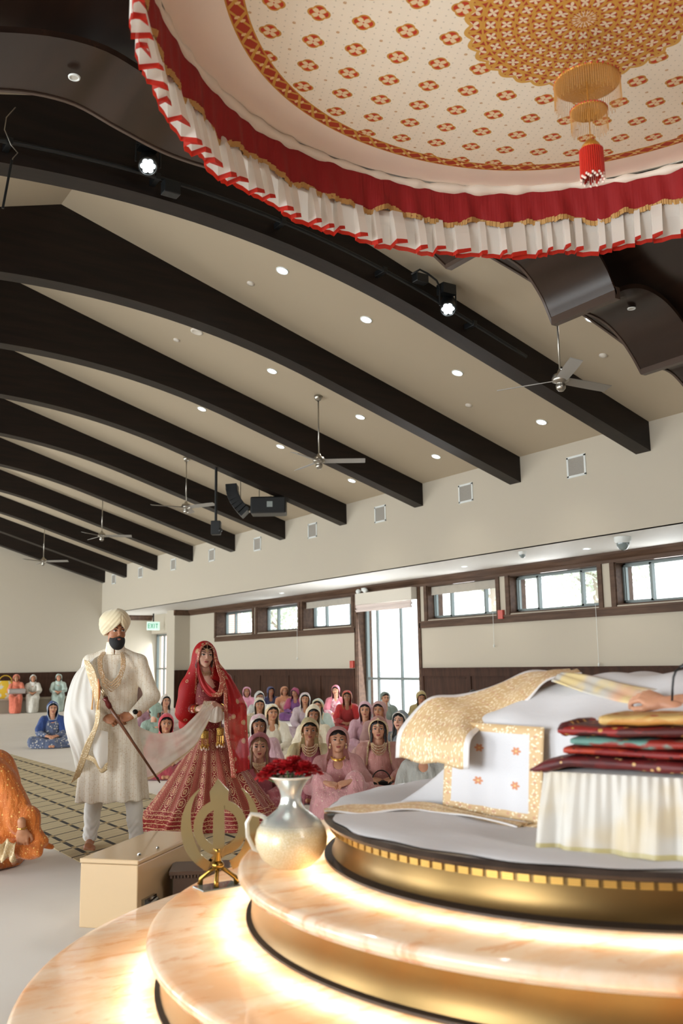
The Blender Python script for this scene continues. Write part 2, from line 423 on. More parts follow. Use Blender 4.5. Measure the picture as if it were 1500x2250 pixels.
# ------------------------------------------------------------------ lights in the ceiling
SLA = math.atan(SL)
def tilt_roof(o): o.rotation_euler = (0, SLA, 0)      # right slope: surface normal leans to +x
def spot_lamp(parent, loc, power, size=1.9, color=(1, .95, .86)):
    l = bpy.data.lights.new('lamp_light', 'SPOT'); l.energy = power; l.spot_size = size; l.spot_blend = .6; l.shadow_soft_size = .07; l.color = color
    o = bpy.data.objects.new('lamp_light', l); COL.objects.link(o); o.parent = parent; o.location = loc; return o
dl = None
DLN = {(0, 0): 'round recessed downlight just right of the lower curved ceiling panel corner'}
def downlight(x, y, label, lit=True, z=None, tilt=True, r=.085, group='recessed downlights in the sloped ceiling', power=55):
    t = empty('recessed_downlight', (x, y, (roof_z(x) if z is None else z)-.002), 0, label, 'ceiling light', group)
    if tilt: tilt_roof(t)
    tr_ = MB().lathe([(r*.82, .0), (r*.86, -.012), (r, -.01), (r*1.04, 0)], n=28, caps=False).build('trim_ring', white_m, t, smooth=True)
    MB().lathe([(0, -.004), (r*.84, -.004)], n=28, caps=False).build('lens', lamp_m if lit else mat('lamp_dim', '#b8b4aa', .4), tr_)
    if lit: spot_lamp(t, (0, 0, -.03), power)
    return t
rows = [(7.61, (8.78,), 'beside the wavy dark panel at the right'), (10.2, (5.80, 7.14, 8.77, 10.46), 'in the first bay beyond the pipe beam'), (12.9, (7.13, 8.86, 10.51), 'in the second bay beyond the pipe beam'), (15.58, (7.11, 8.79, 10.46), 'in the third bay beyond the pipe beam')]
for y, xs, d in rows:
    for i, x in enumerate(xs):
        pos = {1: [''], 3: ['highest of three ', 'middle of three ', 'lowest of three '], 4: ['highest of four ', 'second highest of four ', 'third highest of four ', 'lowest of four ']}[len(xs)][i]
        downlight(x, y, 'lit round downlight, '+pos+d)
for x, y, l in ((5.68, 10.87, 'small smoke detector low in the first ceiling bay beyond the pipe beam'), (5.70, 13.48, 'small round sprinkler cover between the second and third beams'), (9.50, 8.08, 'small white sprinkler cover on the ceiling right of the nearest fan'), (9.52, 10.83, 'small white sprinkler cover between the lowest two downlights of the first bay')):
    o = MB().lathe([(.055, 0), (.055, -.012), (.02, -.02), (0, -.02)], n=20, caps=False).build('sprinkler_cover', mat('warm_white_plastic', '#cfc6b8', .5), label=l, cat='sprinkler', smooth=True)
    o.location = (x, y, roof_z(x)); tilt_roof(o)
for x, y, l in ((5.79, 12.9, 'pale square ceiling speaker grille on the slope between second and third beams'), (10.9, 7.0, 'round pale ceiling speaker below the right wavy panel')):
    o = MB().lathe([(.1, 0), (.1, -.01), (.07, -.018), (.06, -.008), (0, -.008)], n=20, caps=False).build('ceiling_speaker', mat('warm_white_plastic'), label=l, cat='ceiling speaker', smooth=True)
    o.location = (x, y, roof_z(x)); tilt_roof(o)
# small fittings under the side soffit
for i, y in enumerate((9.0, 13.2, 17.4, 21.6)):
    t = downlight(12.2, (11.0, 14.2, 17.6, 21.6)[i], 'small white downlight in the low side ceiling, '+('nearest', 'second', 'third', 'farthest')[i]+' from the camera', z=ZS, tilt=False, r=.07, group='downlights of the low side ceiling', power=18)
def dome(px, py, r, label):
    p = on_z(px, py, ZS); t = empty('dome_camera', (p[0], p[1], ZS), 0, label, 'security camera')
    ho_ = MB().lathe([(r, 0), (r, -r*.45), (r*.85, -r*.75)], n=24, caps=False).build('housing', white_m, t, smooth=True)
    MB().lathe([(r*.75, -r*.75), (r*.72, -r*1.1), (r*.45, -r*1.5), (0, -r*1.65)], n=24, caps=False).build('lens_dome', mat('smoked_dome', '#7b8684', .08, coat=.5), ho_, smooth=True)
dome(1367, 1180, .13, 'large white dome camera hanging under the side ceiling')
dome(1147, 1212, .07, 'small white dome camera under the side ceiling left of the large one')
t = empty('emergency_light', (XE-.12, 18.9, 3.2), 0, 'white twin headed emergency light above the tall glass door', 'emergency light')
MB().box((-.02, -.09, -.03), (.1, .09, .05)).build('body', white_m, t, bevel=.008)
for s in (-1, 1): MB().ball((-.06, s*.15, -.03), (.06, .075, .06), 14).build('lamp_head', white_m, t, smooth=True)
t = empty('exit_sign', (12.65, 31.7, 2.86), 0, 'hanging green EXIT sign near the far glass door', 'exit sign')
MB().box((-.24, -.02, -.15), (.24, .02, .15)).build('sign_face', mat('exit_face', '#d8e6df', .4, emit='#a8d8c8', es=.6), t, bevel=.01)
MB().box((-.02, -.015, .15), (.02, .015, .44)).build('hanger', black_m, t)
b = MB(); W_ = .07; H_ = .16; s_ = .02
def bar(x0, z0, x1, z1, w=.01):
    d = np.array((x1-x0, 0, z1-z0)); L = np.linalg.norm(d); d /= L; M = np.array(((d[0], 0, -d[2]), (0, 1, 0), (d[2], 0, d[0])))
    b.obox(((x0+x1)/2, -.024, (z0+z1)/2), (L/2, .003, w), M)
x = -.2
bar(x, -.08, x, .08); [bar(x, z, x+.07, z) for z in (-.07, 0, .07)]
x = -.1; bar(x, -.08, x+.08, .08); bar(x, .08, x+.08, -.08)
bar(.03, -.08, .03, .08); bar(.12, -.08, .12, .08); bar(.075, .07, .165, .07)
b.build('lettering', mat('exit_green', '#2e8f6c', .5, emit='#2e8f6c', es=.5), t)
for y, z, l in ((14.13, 2.35, 'red fire alarm pull box between the high windows right of the door'), (19.6, 1.4, 'red fire alarm box on the wall left of the glass door')):
    t = empty('fire_alarm', (XE-.04, y, z), 0, l, 'fire alarm', 'red fire alarms')
    MB().box((-.03, -.07, -.09), (.04, .07, .09)).build('housing', mat('alarm_red', '#b4473a', .4), t, bevel=.008)
    MB().lathe([(0, 0), (.035, 0), (.03, .02), (0, .03)], n=16, caps=False).build('strobe', white_m, t).rotation_euler = (0, -PI/2, 0)
# shade pull chains
for y, z, l in ((11.63, 1.35, 'thin white pull chain with a small weight below the second window from the right'), (14.35, 1.75, 'thin white pull chain below the window right of the glass door'), (22.25, 1.6, 'thin pull chain below the high window left of the door')):
    t = empty('pull_chain', (XE-.06, y, 2.4), 0, l, 'shade chain')
    MB().tube([(0, 0, 0), (0, .005, z-2.4)], .004, 6).build('cord', white_m, t)
    MB().ball((0, .005, z-2.42), (.018, .018, .035), 10).build('weight', white_m, t, smooth=True)
# vents on the upper wall
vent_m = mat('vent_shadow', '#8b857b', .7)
VY = [10.21, 12.92, 15.64, 18.36, 21.08, 23.8, 26.52, 29.24, 31.8]
for i, y in enumerate(VY):
    t = empty('wall_vent', (XW, y, 4.49), 0, 'square white air vent on the upper wall, '+['nearest, right of the longest visible beam end', 'second from the right', 'third from the right', 'fourth from the right', 'fifth from the right', 'sixth from the right', 'seventh from the right', 'eighth from the right', 'last in the far corner'][i], 'vent', 'square vents high on the wall')
    MB().box((-.012, -.2, -.165), (0, -.165, .165)).box((-.012, .165, -.165), (0, .2, .165)).box((-.012, -.2, .14), (0, .2, .175)).box((-.012, -.2, -.175), (0, .2, -.14)).build('vent_frame', white_m, t)
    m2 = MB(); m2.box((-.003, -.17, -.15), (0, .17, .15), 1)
    for k in range(14): m2.box((-.008, -.165, -.14+k*.02), (-.004, .165, -.132+k*.02), 0)
    m2.build('louver', [mat('vent_slat', '#a8a298', .6), vent_m], t)
# ceiling fans
fan0 = None
FANS = [(7.49, 835, 1200, -123, 'nearest, in front of the pipe beam'), (12.93, 1018, 702, -33, 'second from the camera with a long rod'), (18.37, 1118, 404, 57, 'third from the camera'), (23.81, 1180, 214, -25, 'fourth from the camera'), (29.25, 1236, 97, -33, 'farthest, near the far wall')]
for y, py, px, a, l in FANS:
    x = 8.03; z = on_y(px, py, y)[2]; L = roof_z(x)-z
    t = empty('ceiling_fan', (x, y, z), math.radians(a), 'brushed metal three bladed ceiling fan, '+l, 'ceiling fan', 'ceiling fans on rods')
    MB().lathe([(0, L+.01), (.07, L), (.07, L-.03), (.045, L-.08), (.02, L-.09)], n=20, caps=False).build('ceiling_mount', steel_m, t, smooth=True)
    MB().lathe([(.012, .12), (.012, L-.08)], n=10).build('rod', steel_m, t, smooth=True)
    MB().lathe([(.012, .17), (.03, .15), (.04, .12), (.085, .1), (.1, .06), (.1, .02), (.06, 0), (.05, -.01), (.06, -.03), (.055, -.07), (.03, -.1), (0, -.105)], n=24, caps=False).build('motor_housing', steel_m, t, smooth=True)
    for k in range(3):
        b = MB()
        P = [[(u, (w-.5)*(.115+.03*sin(u*3)), .035+(w-.5)*-.04) for w in np.linspace(0, 1, 5)] for u in np.linspace(.07, .77, 10)]
        bl = b.grid(P).build('blade', mat('blade_grey', '#8f8a82', .45), t, solid=.008)
        bl.rotation_euler = (0, 0, k*2*PI/3)
# black pipe with stage lights in front of the nearest beam
def pipe_pt(x): return (x, 8.60, beam_bottom(x-RX)+.14)
t = empty('lighting_pipe', pipe_pt(4.5), 0, 'long black pipe running along the front of the nearest roof beam', 'pipe')
o = MB().tube([np.array(pipe_pt(x))-np.array(pipe_pt(4.5)) for x in np.linspace(-.5, 8.6, 40)], .024, 10).build('pipe', black_m, t, smooth=True)
for x in (1.9, 3.4, 4.9, 6.3, 7.7):
    p = np.array(pipe_pt(x))-np.array(pipe_pt(4.5)); MB().box(tuple(p-(.03, .03, .03)), tuple(p+(.03, .16, .04))).build('clamp', black_m, t, bevel=.005)
p = np.array(on_y(375, 415, 8.55)); MB().box(tuple(p-np.array(pipe_pt(4.5))-(.09, .06, .07)), tuple(p-np.array(pipe_pt(4.5))+(.09, .06, .07))).build('power_box', black_m, t, bevel=.01)
def stage_light(px, py, yy, aim, label, s=1.0):
    p = on_y(px, py, yy); t = empty('stage_light', tuple(p), 0, label, 'stage light', 'stage lights on the beam pipe'); t.scale = (s, s, s)
    q = Vector(aim).to_track_quat('-Z', 'Y').to_matrix()
    M = np.array(q)
    def tr(V): return np.asarray(V)@M.T
    b = MB(); b.lathe([(0, .2), (.07, .2), (.09, .16), (.095, -.02), (.1, -.05), (.088, -.05), (.085, -.03), (0, -.03)], n=28, caps=False); b.v[0] = tr(b.v[0]); b.build('lamp_head', black_m, t, angle=.7)
    b = MB()
    for k in range(6): b.ball((.05*cos(k*PI/3), .05*sin(k*PI/3), -.036), (.027, .027, .01), 12)
    b.ball((0, 0, -.036), (.028, .028, .01), 12); b.v = [tr(v) for v in b.v]; b.build('lens_cluster', mat('led_lens', '#ffffff', emit='#f2fdff', es=25), t)
    MB().tube([(-.13, 0, .0), (-.13, 0, .2), (.13, 0, .2), (.13, 0, .0)], .012, 6).box((-.1, -.05, .17), (.1, .09, .3)).build('yoke', black_m, t)
    l = spot_lamp(t, (0, 0, 0), 160, .7, (1, 1, 1)); l.rotation_euler = q.to_euler(); l.location = tuple(np.array(aim)/np.linalg.norm(aim)*.09)
    return t
stage_light(325, 362, 8.45, (-.32, -.75, -1.0), 'round black stage light glowing white under the left wavy panel')
stage_light(984, 676, 8.45, (-.6, -.65, -1.0), 'round black stage light glowing white on the right part of the pipe')
p = on_y(925, 612, 8.5); t = empty('cable_bundle', tuple(p), 0, 'black clamps and cable bundle on the pipe up and left of the right stage light', 'cables')
MB().box((-.1, -.05, -.06), (.08, .06, .05)).build('clamp', black_m, t, bevel=.01)
MB().tube([(-.15, 0, .02), (-.05, -.04, .09), (.06, -.05, .06), (.2, -.05, .0), (.3, -.03, -.12)], .013, 7).build('cable', black_m, t, smooth=True)
p = on_y(33, 345, 8.4)
t = empty('hanging_cable', tuple(p), 0, 'thin grey cable and black rod dangling at the upper left under the wavy panel', 'cable')
P_ = [on_y(x, y, 8.4)-p for x, y in ((34, 236), (14, 258), (10, 285), (24, 318), (39, 336), (28, 348), (24, 365))]
MB().tube(P_, .006, 6).build('cable', steel_m, t, smooth=True)
MB().tube([on_y(26, 352, 8.4)-p, on_y(6, 458, 8.4)-p], .012, 7).build('rod', black_m, t)
# loudspeaker cluster and projector-like unit hanging below the beams
p = on_y(590, 1112, 17.3)
t = empty('hanging_loudspeaker', tuple(p), math.radians(-33), 'black loudspeaker with curved line array hanging below the fourth beam', 'loudspeaker')
MB().box((-.37, -.25, -.19), (.38, .25, .17)).build('cabinet', black_m, t, bevel=.03)
MB().box((-.02, -.262, -.06), (.1, -.25, .06)).build('label_plate', mat('pale_plate', '#8e9694', .5), t)
P = []
for a in np.linspace(0, 1, 9):
    P.append((-.78+.35*a*a, 0, .42-.62*a))
b = MB()
for i in range(8):
    c = np.array(P[i]); dx = P[i+1][0]-P[i][0]; an = math.atan2(dx, .08)
    M = np.array(((cos(an), 0, -sin(an)), (0, 1, 0), (sin(an), 0, cos(an))))
    b.obox(c, (.12, .2, .045), M)
b.build('line_array', black_m, t, bevel=.006)
MB().tube([(-.42, 0, -.1), (-.3, 0, -.08)], .04, 8).build('link', steel_m, t)
for x in (-.6, -.2, .05): MB().tube([(x, 0, .1), (x, 0, .62-.25*(x+.6))], .008, 6).build('hanging_rod', steel_m, t)
p = on_y(474, 1158, 17.05)
t = empty('hanging_projector_pole', tuple(p), math.radians(-33), 'black camera unit on a long black pole hanging left of the loudspeaker', 'hanging camera')
MB().tube([(0, 0, .1), (0, 0, beam_bottom(p[0]-RX)-p[2]+.01)], .028, 8).build('pole', black_m, t)
MB().box((-.09, -.1, -.16), (.1, .1, .12)).ball((.1, -.08, -.08), .05, 10).build('camera_body', black_m, t, bevel=.015)
MB().lathe([(0, -.115), (.03, -.115), (.03, -.09)], n=14).build('lens', mat('lens_blue', '#4a7c86', .1), t)

# ------------------------------------------------------------------ curved veneer panels hanging above
def wave_panel(pts, y0, y1, label, lip=True, th=.05):
    xs = np.array([p[0] for p in pts]); zs = np.array([p[1] for p in pts]); X0 = np.linspace(xs[0], xs[-1], 60)
    # smooth interpolation through the points (Catmull-Rom on the index)
    tt = np.arange(len(pts)); tq = np.linspace(0, len(pts)-1, 70); P = []
    for q in tq:
        i = min(int(q), len(pts)-2); u = q-i
        g = lambda k: np.array(pts[min(max(k, 0), len(pts)-1)])
        a, b, c, d = g(i-1), g(i), g(i+1), g(i+2)
        P.append(.5*((2*b)+(-a+c)*u+(2*a-5*b+4*c-d)*u*u+(-a+3*b-3*c+d)*u**3))
    G = [[(p[0], y0, p[1]), (p[0], y1, p[1]), (p[0], y1, p[1]+th), (p[0], y0, p[1]+th)] for p in P]
    b = MB().grid(G, close_v=True); n = len(P)-1
    b.f += [(0, 1, 2, 3), (n*4+3, n*4+2, n*4+1, n*4)]; b.m += [0, 0]
    c = ((xs[0]+xs[-1])/2, (y0+y1)/2, zs.mean())
    t = empty('curved_ceiling_panel', c, 0, label, 'ceiling panel', 'curved dark wood ceiling panels')
    b.v = [v-np.array(c) for v in b.v]
    b.build('veneer_sheet', panel_m, t, angle=.6)
    e = MB(); off = np.array(c)
    G = [[(p[0], y1, p[1]-.012), (p[0], y1+.03, p[1]-.012), (p[0], y1+.03, p[1]+.06), (p[0], y1, p[1]+.06)] for p in P]
    e.grid(np.array(G)-off, close_v=True); e.build('edge_trim', mat('veneer_edge', '#4a3a30', .4), t, angle=.6)
    if lip:
        x, z = pts[-1]; MB().box(tuple(np.array((x-.03, y0, z-.03))-off), tuple(np.array((x+.05, y1, z+.1))-off)).build('end_lip', mat('veneer_edge'), t)
    return t
mid = [(RX-2.85, 5.28), (RX-2.45, 5.62), (RX-1.75, 5.90), (RX-1.23, 5.98), (RX-.8, 5.88), (RX-.4, 5.79), (RX, 5.77), (RX+.4, 5.79), (RX+.8, 5.88), (RX+1.23, 5.98), (RX+1.75, 5.90), (RX+2.3, 5.68), (RX+2.72, 5.45)]
wave_panel(mid, 6.24, 7.0, 'wide wavy dark wood panel at the upper left with one small light in it')
r1 = [(5.9, 5.5), (6.2, 5.72), (6.55, 5.79), (6.9, 5.73), (7.1, 5.62), (7.29, 5.41), (7.38, 5.25), (7.44, 5.13)]
wave_panel(r1, 6.1, 7.0, 'curved dark wood panel hanging just below the canopy, right of the middle')
r2 = [(7.44, 5.14), (7.7, 5.29), (8.0, 5.36), (8.3, 5.31), (8.55, 5.17), (8.75, 4.98), (8.9, 4.79)]
wave_panel(r2, 6.2, 7.0, 'lower curved dark wood panel at the right edge with one small light in it')
wave_panel([(8.9, 4.8), (9.2, 4.9), (9.5, 4.87), (9.9, 4.6)], 6.2, 7.0, 'last curved dark wood panel at the right frame edge', lip=False)
big = [(RX+d, 6.3-.031*d*d) for d in np.linspace(-6.2, 6.2, 15)]
wave_panel(big, -1.5, 7.3, 'large dark brown vaulted wood ceiling panel above the canopy', lip=False)
for px, py, l in ((163, 170, 'small round light in the wavy panel at the upper left'), (1387, 678, 'small round light in the lower curved panel at the right')):
    p = on_y(px, py, 6.6) if px < 700 else on_y(px, py, 6.55)
    t = empty('panel_downlight', tuple(p), 0, l, 'ceiling light')
    MB().lathe([(.03, .0), (.034, -.008), (.045, -.006), (.047, .004)], n=24, caps=False).build('trim_ring', white_m, t, smooth=True)
    MB().lathe([(0, -.001), (.032, -.001)], n=24, caps=False).build('lens', mat('lamp_dim', '#b8b4aa', .4), t)

# ------------------------------------------------------------------ canopy
CX, CY, CZ, CR = 3.215, 2.66, 4.70, 2.10
can = empty('canopy', (CX, CY, CZ), 0, 'large round white fabric canopy with red valance, white ruffle and gold embroidery', 'canopy')
def canopy_fn(N):
    x, y, z = N.xyz(); x = x-.02; y = y-.04; r = (x*x+y*y).sqrt(); th = y.at2(x)
    ca, sa = cos(-.42), sin(-.42); u = (x*ca+y*sa)/.222; v = (y*ca-x*sa)/.222
    u = u+.2; v = v+.1
    fu, fv = u.fr()-.5, v.fr()-.5
    au, av = abs(fu), abs(fv)
    rr = (fu*fu+fv*fv).sqrt(); ang = fv.at2(fu)
    star = .185+.055*abs((ang*2).cos())                    # squarish outline with notches
    d = rr-star
    sq = d.lt(.0); rim = abs(d).lt(.022)
    pet = rr.lt(.03+.175*abs((ang*2).sin()).pw(.8))*rr.gt(.02)
    petl = (abs(rr-(.06+.135*abs((ang*2).sin())))).lt(.012)
    c = N.mix(sq, '#efe3d0', '#bb3315'); c = N.mix(pet, c, '#e3c9a4'); c = N.mix(rim, c, '#c48a35'); c = N.mix(petl, c, '#cf9a48')
    # small florets between and fine dots
    gu, gv = (u+.5).fr()-.5, (v+.5).fr()-.5; gr = (gu*gu+gv*gv).sqrt(); ga = gv.at2(gu)
    fl = gr.lt(.035+.012*(ga*7).cos())*gr.gt(.012); c = N.mix(fl, c, '#b98035')
    hu, hv = (u*5+.5).fr()-.5, (v*5+.5).fr()-.5; dots = ((hu*hu+hv*hv).sqrt().lt(.09))*d.gt(.06)*gr.gt(.1); c = N.mix(dots*.6, c, '#a9a08c')
    # border band
    def band(c, r0, w, n, cells=True):
        inb = abs(r-r0).lt(w/2); t = (r-r0)/(w/2); k = (th*n/(2*PI)).fr()-.5
        kk = abs(k)*2
        leaf = abs(abs(t)-kk*.95).lt(.2); flw = ((k*k*9+t*t).sqrt()).lt(.55)*((k*k*9+t*t).sqrt()).gt(.2)
        a = N.mix(leaf, '#a8371c', '#c9953f'); a = N.mix(flw*(((t).at2(k*3)*2).sin().gt(-.2)), a, '#e2c08a')
        a = N.mix(abs(t).gt(.82), a, '#c48a35'); return N.mix(inb, c, a)
    outer = r.gt(1.72); c = N.mix(outer, c, '#f0e0d2')
    c = band(c, 1.715, .105, 84)
    # medallion: concentric rings of petalled cells with a scalloped rim
    scal = .55+.028*abs((th*16).cos())
    r = ((x-.015)*(x-.015)+(y-.05)*(y-.05)).sqrt(); th = (y-.05).at2(x-.015); scal = .55+.028*abs((th*16).cos())
    med = r.lt(scal)
    m = None
    cells = [(.0, .075, 14), (.075, .17, 12), (.17, .255, 20), (.255, .33, 26), (.33, .41, 32), (.41, .485, 32), (.485, .58, 32)]
    mc = N.col('#a8371c')
    for r0, r1, n in cells:
        w = r1-r0; t = (r-(r0+r1)/2)/(w/2); k = (th*n/(2*PI)).fr()-.5; ins = r.gt(r0)*r.lt(r1)
        q = (k*k*4+t*t).sqrt(); a4 = t.at2(k*2)
        fl4 = q.lt(.70*abs((a4*2).sin())+.05); oval = abs(q-.86).lt(.17)
        a = N.mix(oval, '#a8371c', '#c9943c'); a = N.mix(fl4, a, '#e4cfae'); a = N.mix(abs(t).gt(.87), a, '#c8923a'); mc = N.mix(ins, mc, a)
    mc = N.mix((scal-r).lt(.022), mc, '#cf9d49')
    c = N.mix(med, c, mc)
    N.base(c)
    N.bump(N.noise(9, 3), .15, .01)
P = [[((CR*rr)*cos(a), (CR*rr)*sin(a), -.22*max(0, 1-(rr/.97)**1.9)**1.1+.008*sin(a*5)*rr) for rr in np.linspace(0.001, 1, 30)] for a in np.linspace(0, 2*PI, 97)[:-1]]
can_m = mat('canopy_embroidery', '#e6d7bf', .7, fn=canopy_fn)
MB().grid(P, close_u=True).build('canopy_fabric', can_m, can, smooth=True)
# puffed rim roll between ceiling cloth and valance
P = []
rnd = random.Random(5)
for k in range(360):
    a = 2*PI*k/360; g = 1+.22*sin(a*53)+.12*sin(a*91+1)+.25*sin(a*7+.5)
    P.append([((CR+.015-.055*cos(q)*g*.6)*cos(a), (CR+.015-.055*cos(q)*g*.6)*sin(a), -.02+.05*sin(q)*g*.6+.008*sin(a*9)) for q in np.linspace(0, 2*PI, 10)[:-1]])
MB().grid(P, close_u=True, close_v=True).build('rim_roll', mat('canopy_cream_cloth', '#eadfd0', .6), can, smooth=True)
def ring_r(a, z, amp): return CR+.012+amp*(.5*sin(a*37+sin(a*5)*2)+.35*sin(a*63+2)+.3*sin(a*101+z*3))
red_m = mat('valance_red', '#8e060b', .7, fn=lambda N: N.bump(N.noise(6, 3, N.vec(*(q*s for q, s in zip(N.xyz(), (6, 6, .4))))), .35, .02))
zb = lambda a: -.27+.018*sin(a*23+1)+.014*sin(a*41)+.012*sin(a*13+2)
NA = 720
P = [[(ring_r(a, v, .004+.022*v)*cos(a), ring_r(a, v, .004+.022*v)*sin(a), -.01+v*(zb(a)+.01)) for v in np.linspace(0, 1, 9)] for a in np.linspace(0, 2*PI, NA+1)[:-1]]
MB().grid(P, close_u=True).build('red_valance', red_m, can, smooth=True)
gold_tr = mat('gold_ribbon', '#b48a4e', .45, .25)
P = []; a = 0; rnd = random.Random(9)
while a < 2*PI-.01:
    w = rnd.uniform(.006, .016); dz = rnd.uniform(-.006, .006)
    for f, o in ((0, -.008), (w, -.002), (w-.004, .008)):
        P.append([((ring_r(a+f, 1, .026)+o+v*.006)*cos(a+f), (ring_r(a+f, 1, .026)+o+v*.006)*sin(a+f), zb(a+f)+.014+dz-.034*v) for v in (0, 1)])
    a += w
MB().grid(P).build('gold_trim', gold_tr, can, fix=False)
# gathered ruffle: irregular box pleats
b1 = []; a = 0; rnd = random.Random(3)
while a < 2*PI-.03:
    w = rnd.uniform(.028, .085); back = rnd.uniform(.25, .6)*w; o1, o2 = rnd.uniform(.3, 1), rnd.uniform(-1, -.2); dz = rnd.uniform(-.015, .02)
    for f, o, dd in ((0, o1, 0), (w*.35, o1*.9, .004), (w*.7, o1, -.003), (w, o1*.8, 0), (w+.001, (o1+o2)/2, .01), (w-back, o2, .015), (w-back*.5, o2*.9, .012), (w, o2*.8, .006)):
        b1.append((a+f, o, dd+dz))
    a += w+.004
P = []; UV = []
for a, o, dz in b1:
    row = []; ur = []
    for v in np.linspace(0, 1, 9):
        A = a+(rnd.random()-.5)*.0; r = CR+.022-.03*v+.012*o*(1-v)+(.012+.045*v)*o*min(1, v*2+.3)
        row.append((r*cos(A), r*sin(A), -.245+zb(A)*.25-v*(.265-dz*v)+.05)); ur.append((A/(2*PI), v))
    P.append(row); UV.append(ur)
def ruffle_fn(N):
    x, y, z = N.xyz('UV'); N.base(N.mix(y.gt(.88), '#efe9e0', '#c4250f'))
ruf = MB().grid(P, uv=UV).build('white_ruffle', sheer('ruffle_cloth', '#efe9e0', .93, .6, ruffle_fn), can, fix=False)
P = []; UV = []
for a, o, dz in b1:
    A = a; r = CR+.022+.012*o
    P.append([((r+.004+.014*v*o)*cos(A), (r+.004+.014*v*o)*sin(A), -.19+zb(A)*.25-.045*v) for v in (0, 1)])
MB().grid(P).build('ruffle_ribbon', gold_tr, can, fix=False)
# frame ring that carries the canopy, and suspension wires
MB().tube([((CR+.02)*cos(a), (CR+.02)*sin(a), .02) for a in np.linspace(0, 2*PI, 65)[:-1]], .015, 6, closed=True).build('hoop', steel_m, can)
for k in range(6):
    a = k*PI/3+.3; MB().tube([(CR*cos(a), CR*sin(a), .02), (CR*.98*cos(a), CR*.98*sin(a), 1.05)], .004, 5).build('wire', steel_m, can)
# beaded hanging in the middle
t = empty('beaded_chandelier', (3.37, 2.86, CZ), 0, 'tiered gold bead chandelier with red tassel hanging from the canopy centre', 'chandelier')
gb = mat('gold_beads', '#c98f3c', .35, .55, fn=lambda N: N.bump(N.voro(160), .8, .004))
rb = mat('red_beads', '#c0281a', .4)
fb = mat('pale_gold_beads', '#d7a765', .35, .4)
def dplate(z, r, fl, nstr, part):
    P = []
    MB().lathe([(0, z+.02), (r*.3, z+.012), (r*.6, z+.004), (r, z), (r+.004, z-.008), (r*.96, z-.012), (r*.5, z-.004), (0, z+.006)], n=40, caps=False).build('bead_disc', gb, t, smooth=True)
    b = MB()
    for k in range(nstr):
        a = 2*PI*k/nstr; ll = fl*(.8+.2*((k*7) % 5)/4)
        b.tube([(r*cos(a), r*sin(a), z-.005), (r*1.01*cos(a), r*1.01*sin(a), z-ll)], .0014, 4, caps=False)
    b.build('bead_fringe', fb, t)
    b = MB()
    for k in range(36):
        a = 2*PI*k/36; b.ball((r*cos(a), r*sin(a), z-.004), .006, 6)
    b.build('red_bead_ring', rb, t)
dplate(-.445, .160, .13, 90, 0); dplate(-.60, .088, .12, 60, 0)
MB().tube([(0, 0, -.23), (0, 0, -.82)], .003, 5).build('hanging_cord', gb, t)
MB().lathe([(.01, -.755), (.025, -.765), (.042, -.787), (.053, -.812), (.048, -.817)], n=24, caps=False).build('gold_cap', gb, t, smooth=True)
b = MB()
for k in range(34):
    a = 2*PI*k/34; r = .054; e = -.945-.010*(k % 3)
    b.tube([(r*cos(a), r*sin(a), -.812), (r*1.02*cos(a), r*1.02*sin(a), e)], .0048, 5); b.ball((r*1.02*cos(a), r*1.02*sin(a), e-.008), .007, 6, 1)
b.build('red_tassel', [rb, mat('pearl', '#e8d3c4', .3)], t)

# ------------------------------------------------------------------ carpet runner and bench at the back
def runner_fn(N):
    x, y, z = N.xyz(); u = x/.305; v = (y-.62*x)/.31
    fu, fv = u.fr(), v.fr(); thick = (abs(fu-.5)).gt(.435); gap = (abs(fv-.5)).gt(.36)
    thin = abs(fv-.5).gt(.462)
    n = N.noise(40, 3, N.vec(x*.3, y*2, 0))
    c = N.mix(n, '#b5a580', '#c9ba97')
    c = N.mix(abs((fv*3).fr()-.5).gt(.44)*.35, c, '#8d7c5c')
    c = N.mix(thin, c, '#2b2620'); c = N.mix(thick, c, '#28231e'); c = N.mix(thick*gap, c, '#a08a60')
    N.base(c)
struct('carpet_runner', MB().box((2.30, 3.5, 0), (4.14, 31.5, .006)), mat('patterned_carpet', '#b0a07c', .95, fn=runner_fn))
t = empty('bench', (1.6, 32.4, 0), 0, 'long low tan bench along the back wall behind the seated women', 'bench')
MB().box((-6, -.45, 0), (8.9, .5, .42)).build('bench_base', mat('tan_bench', '#8f8371', .8), t)
MB().box((-6, -.5, .42), (8.9, .5, .47)).build('bench_top', mat('tan_bench_top', '#a39784', .7), t, bevel=.01)

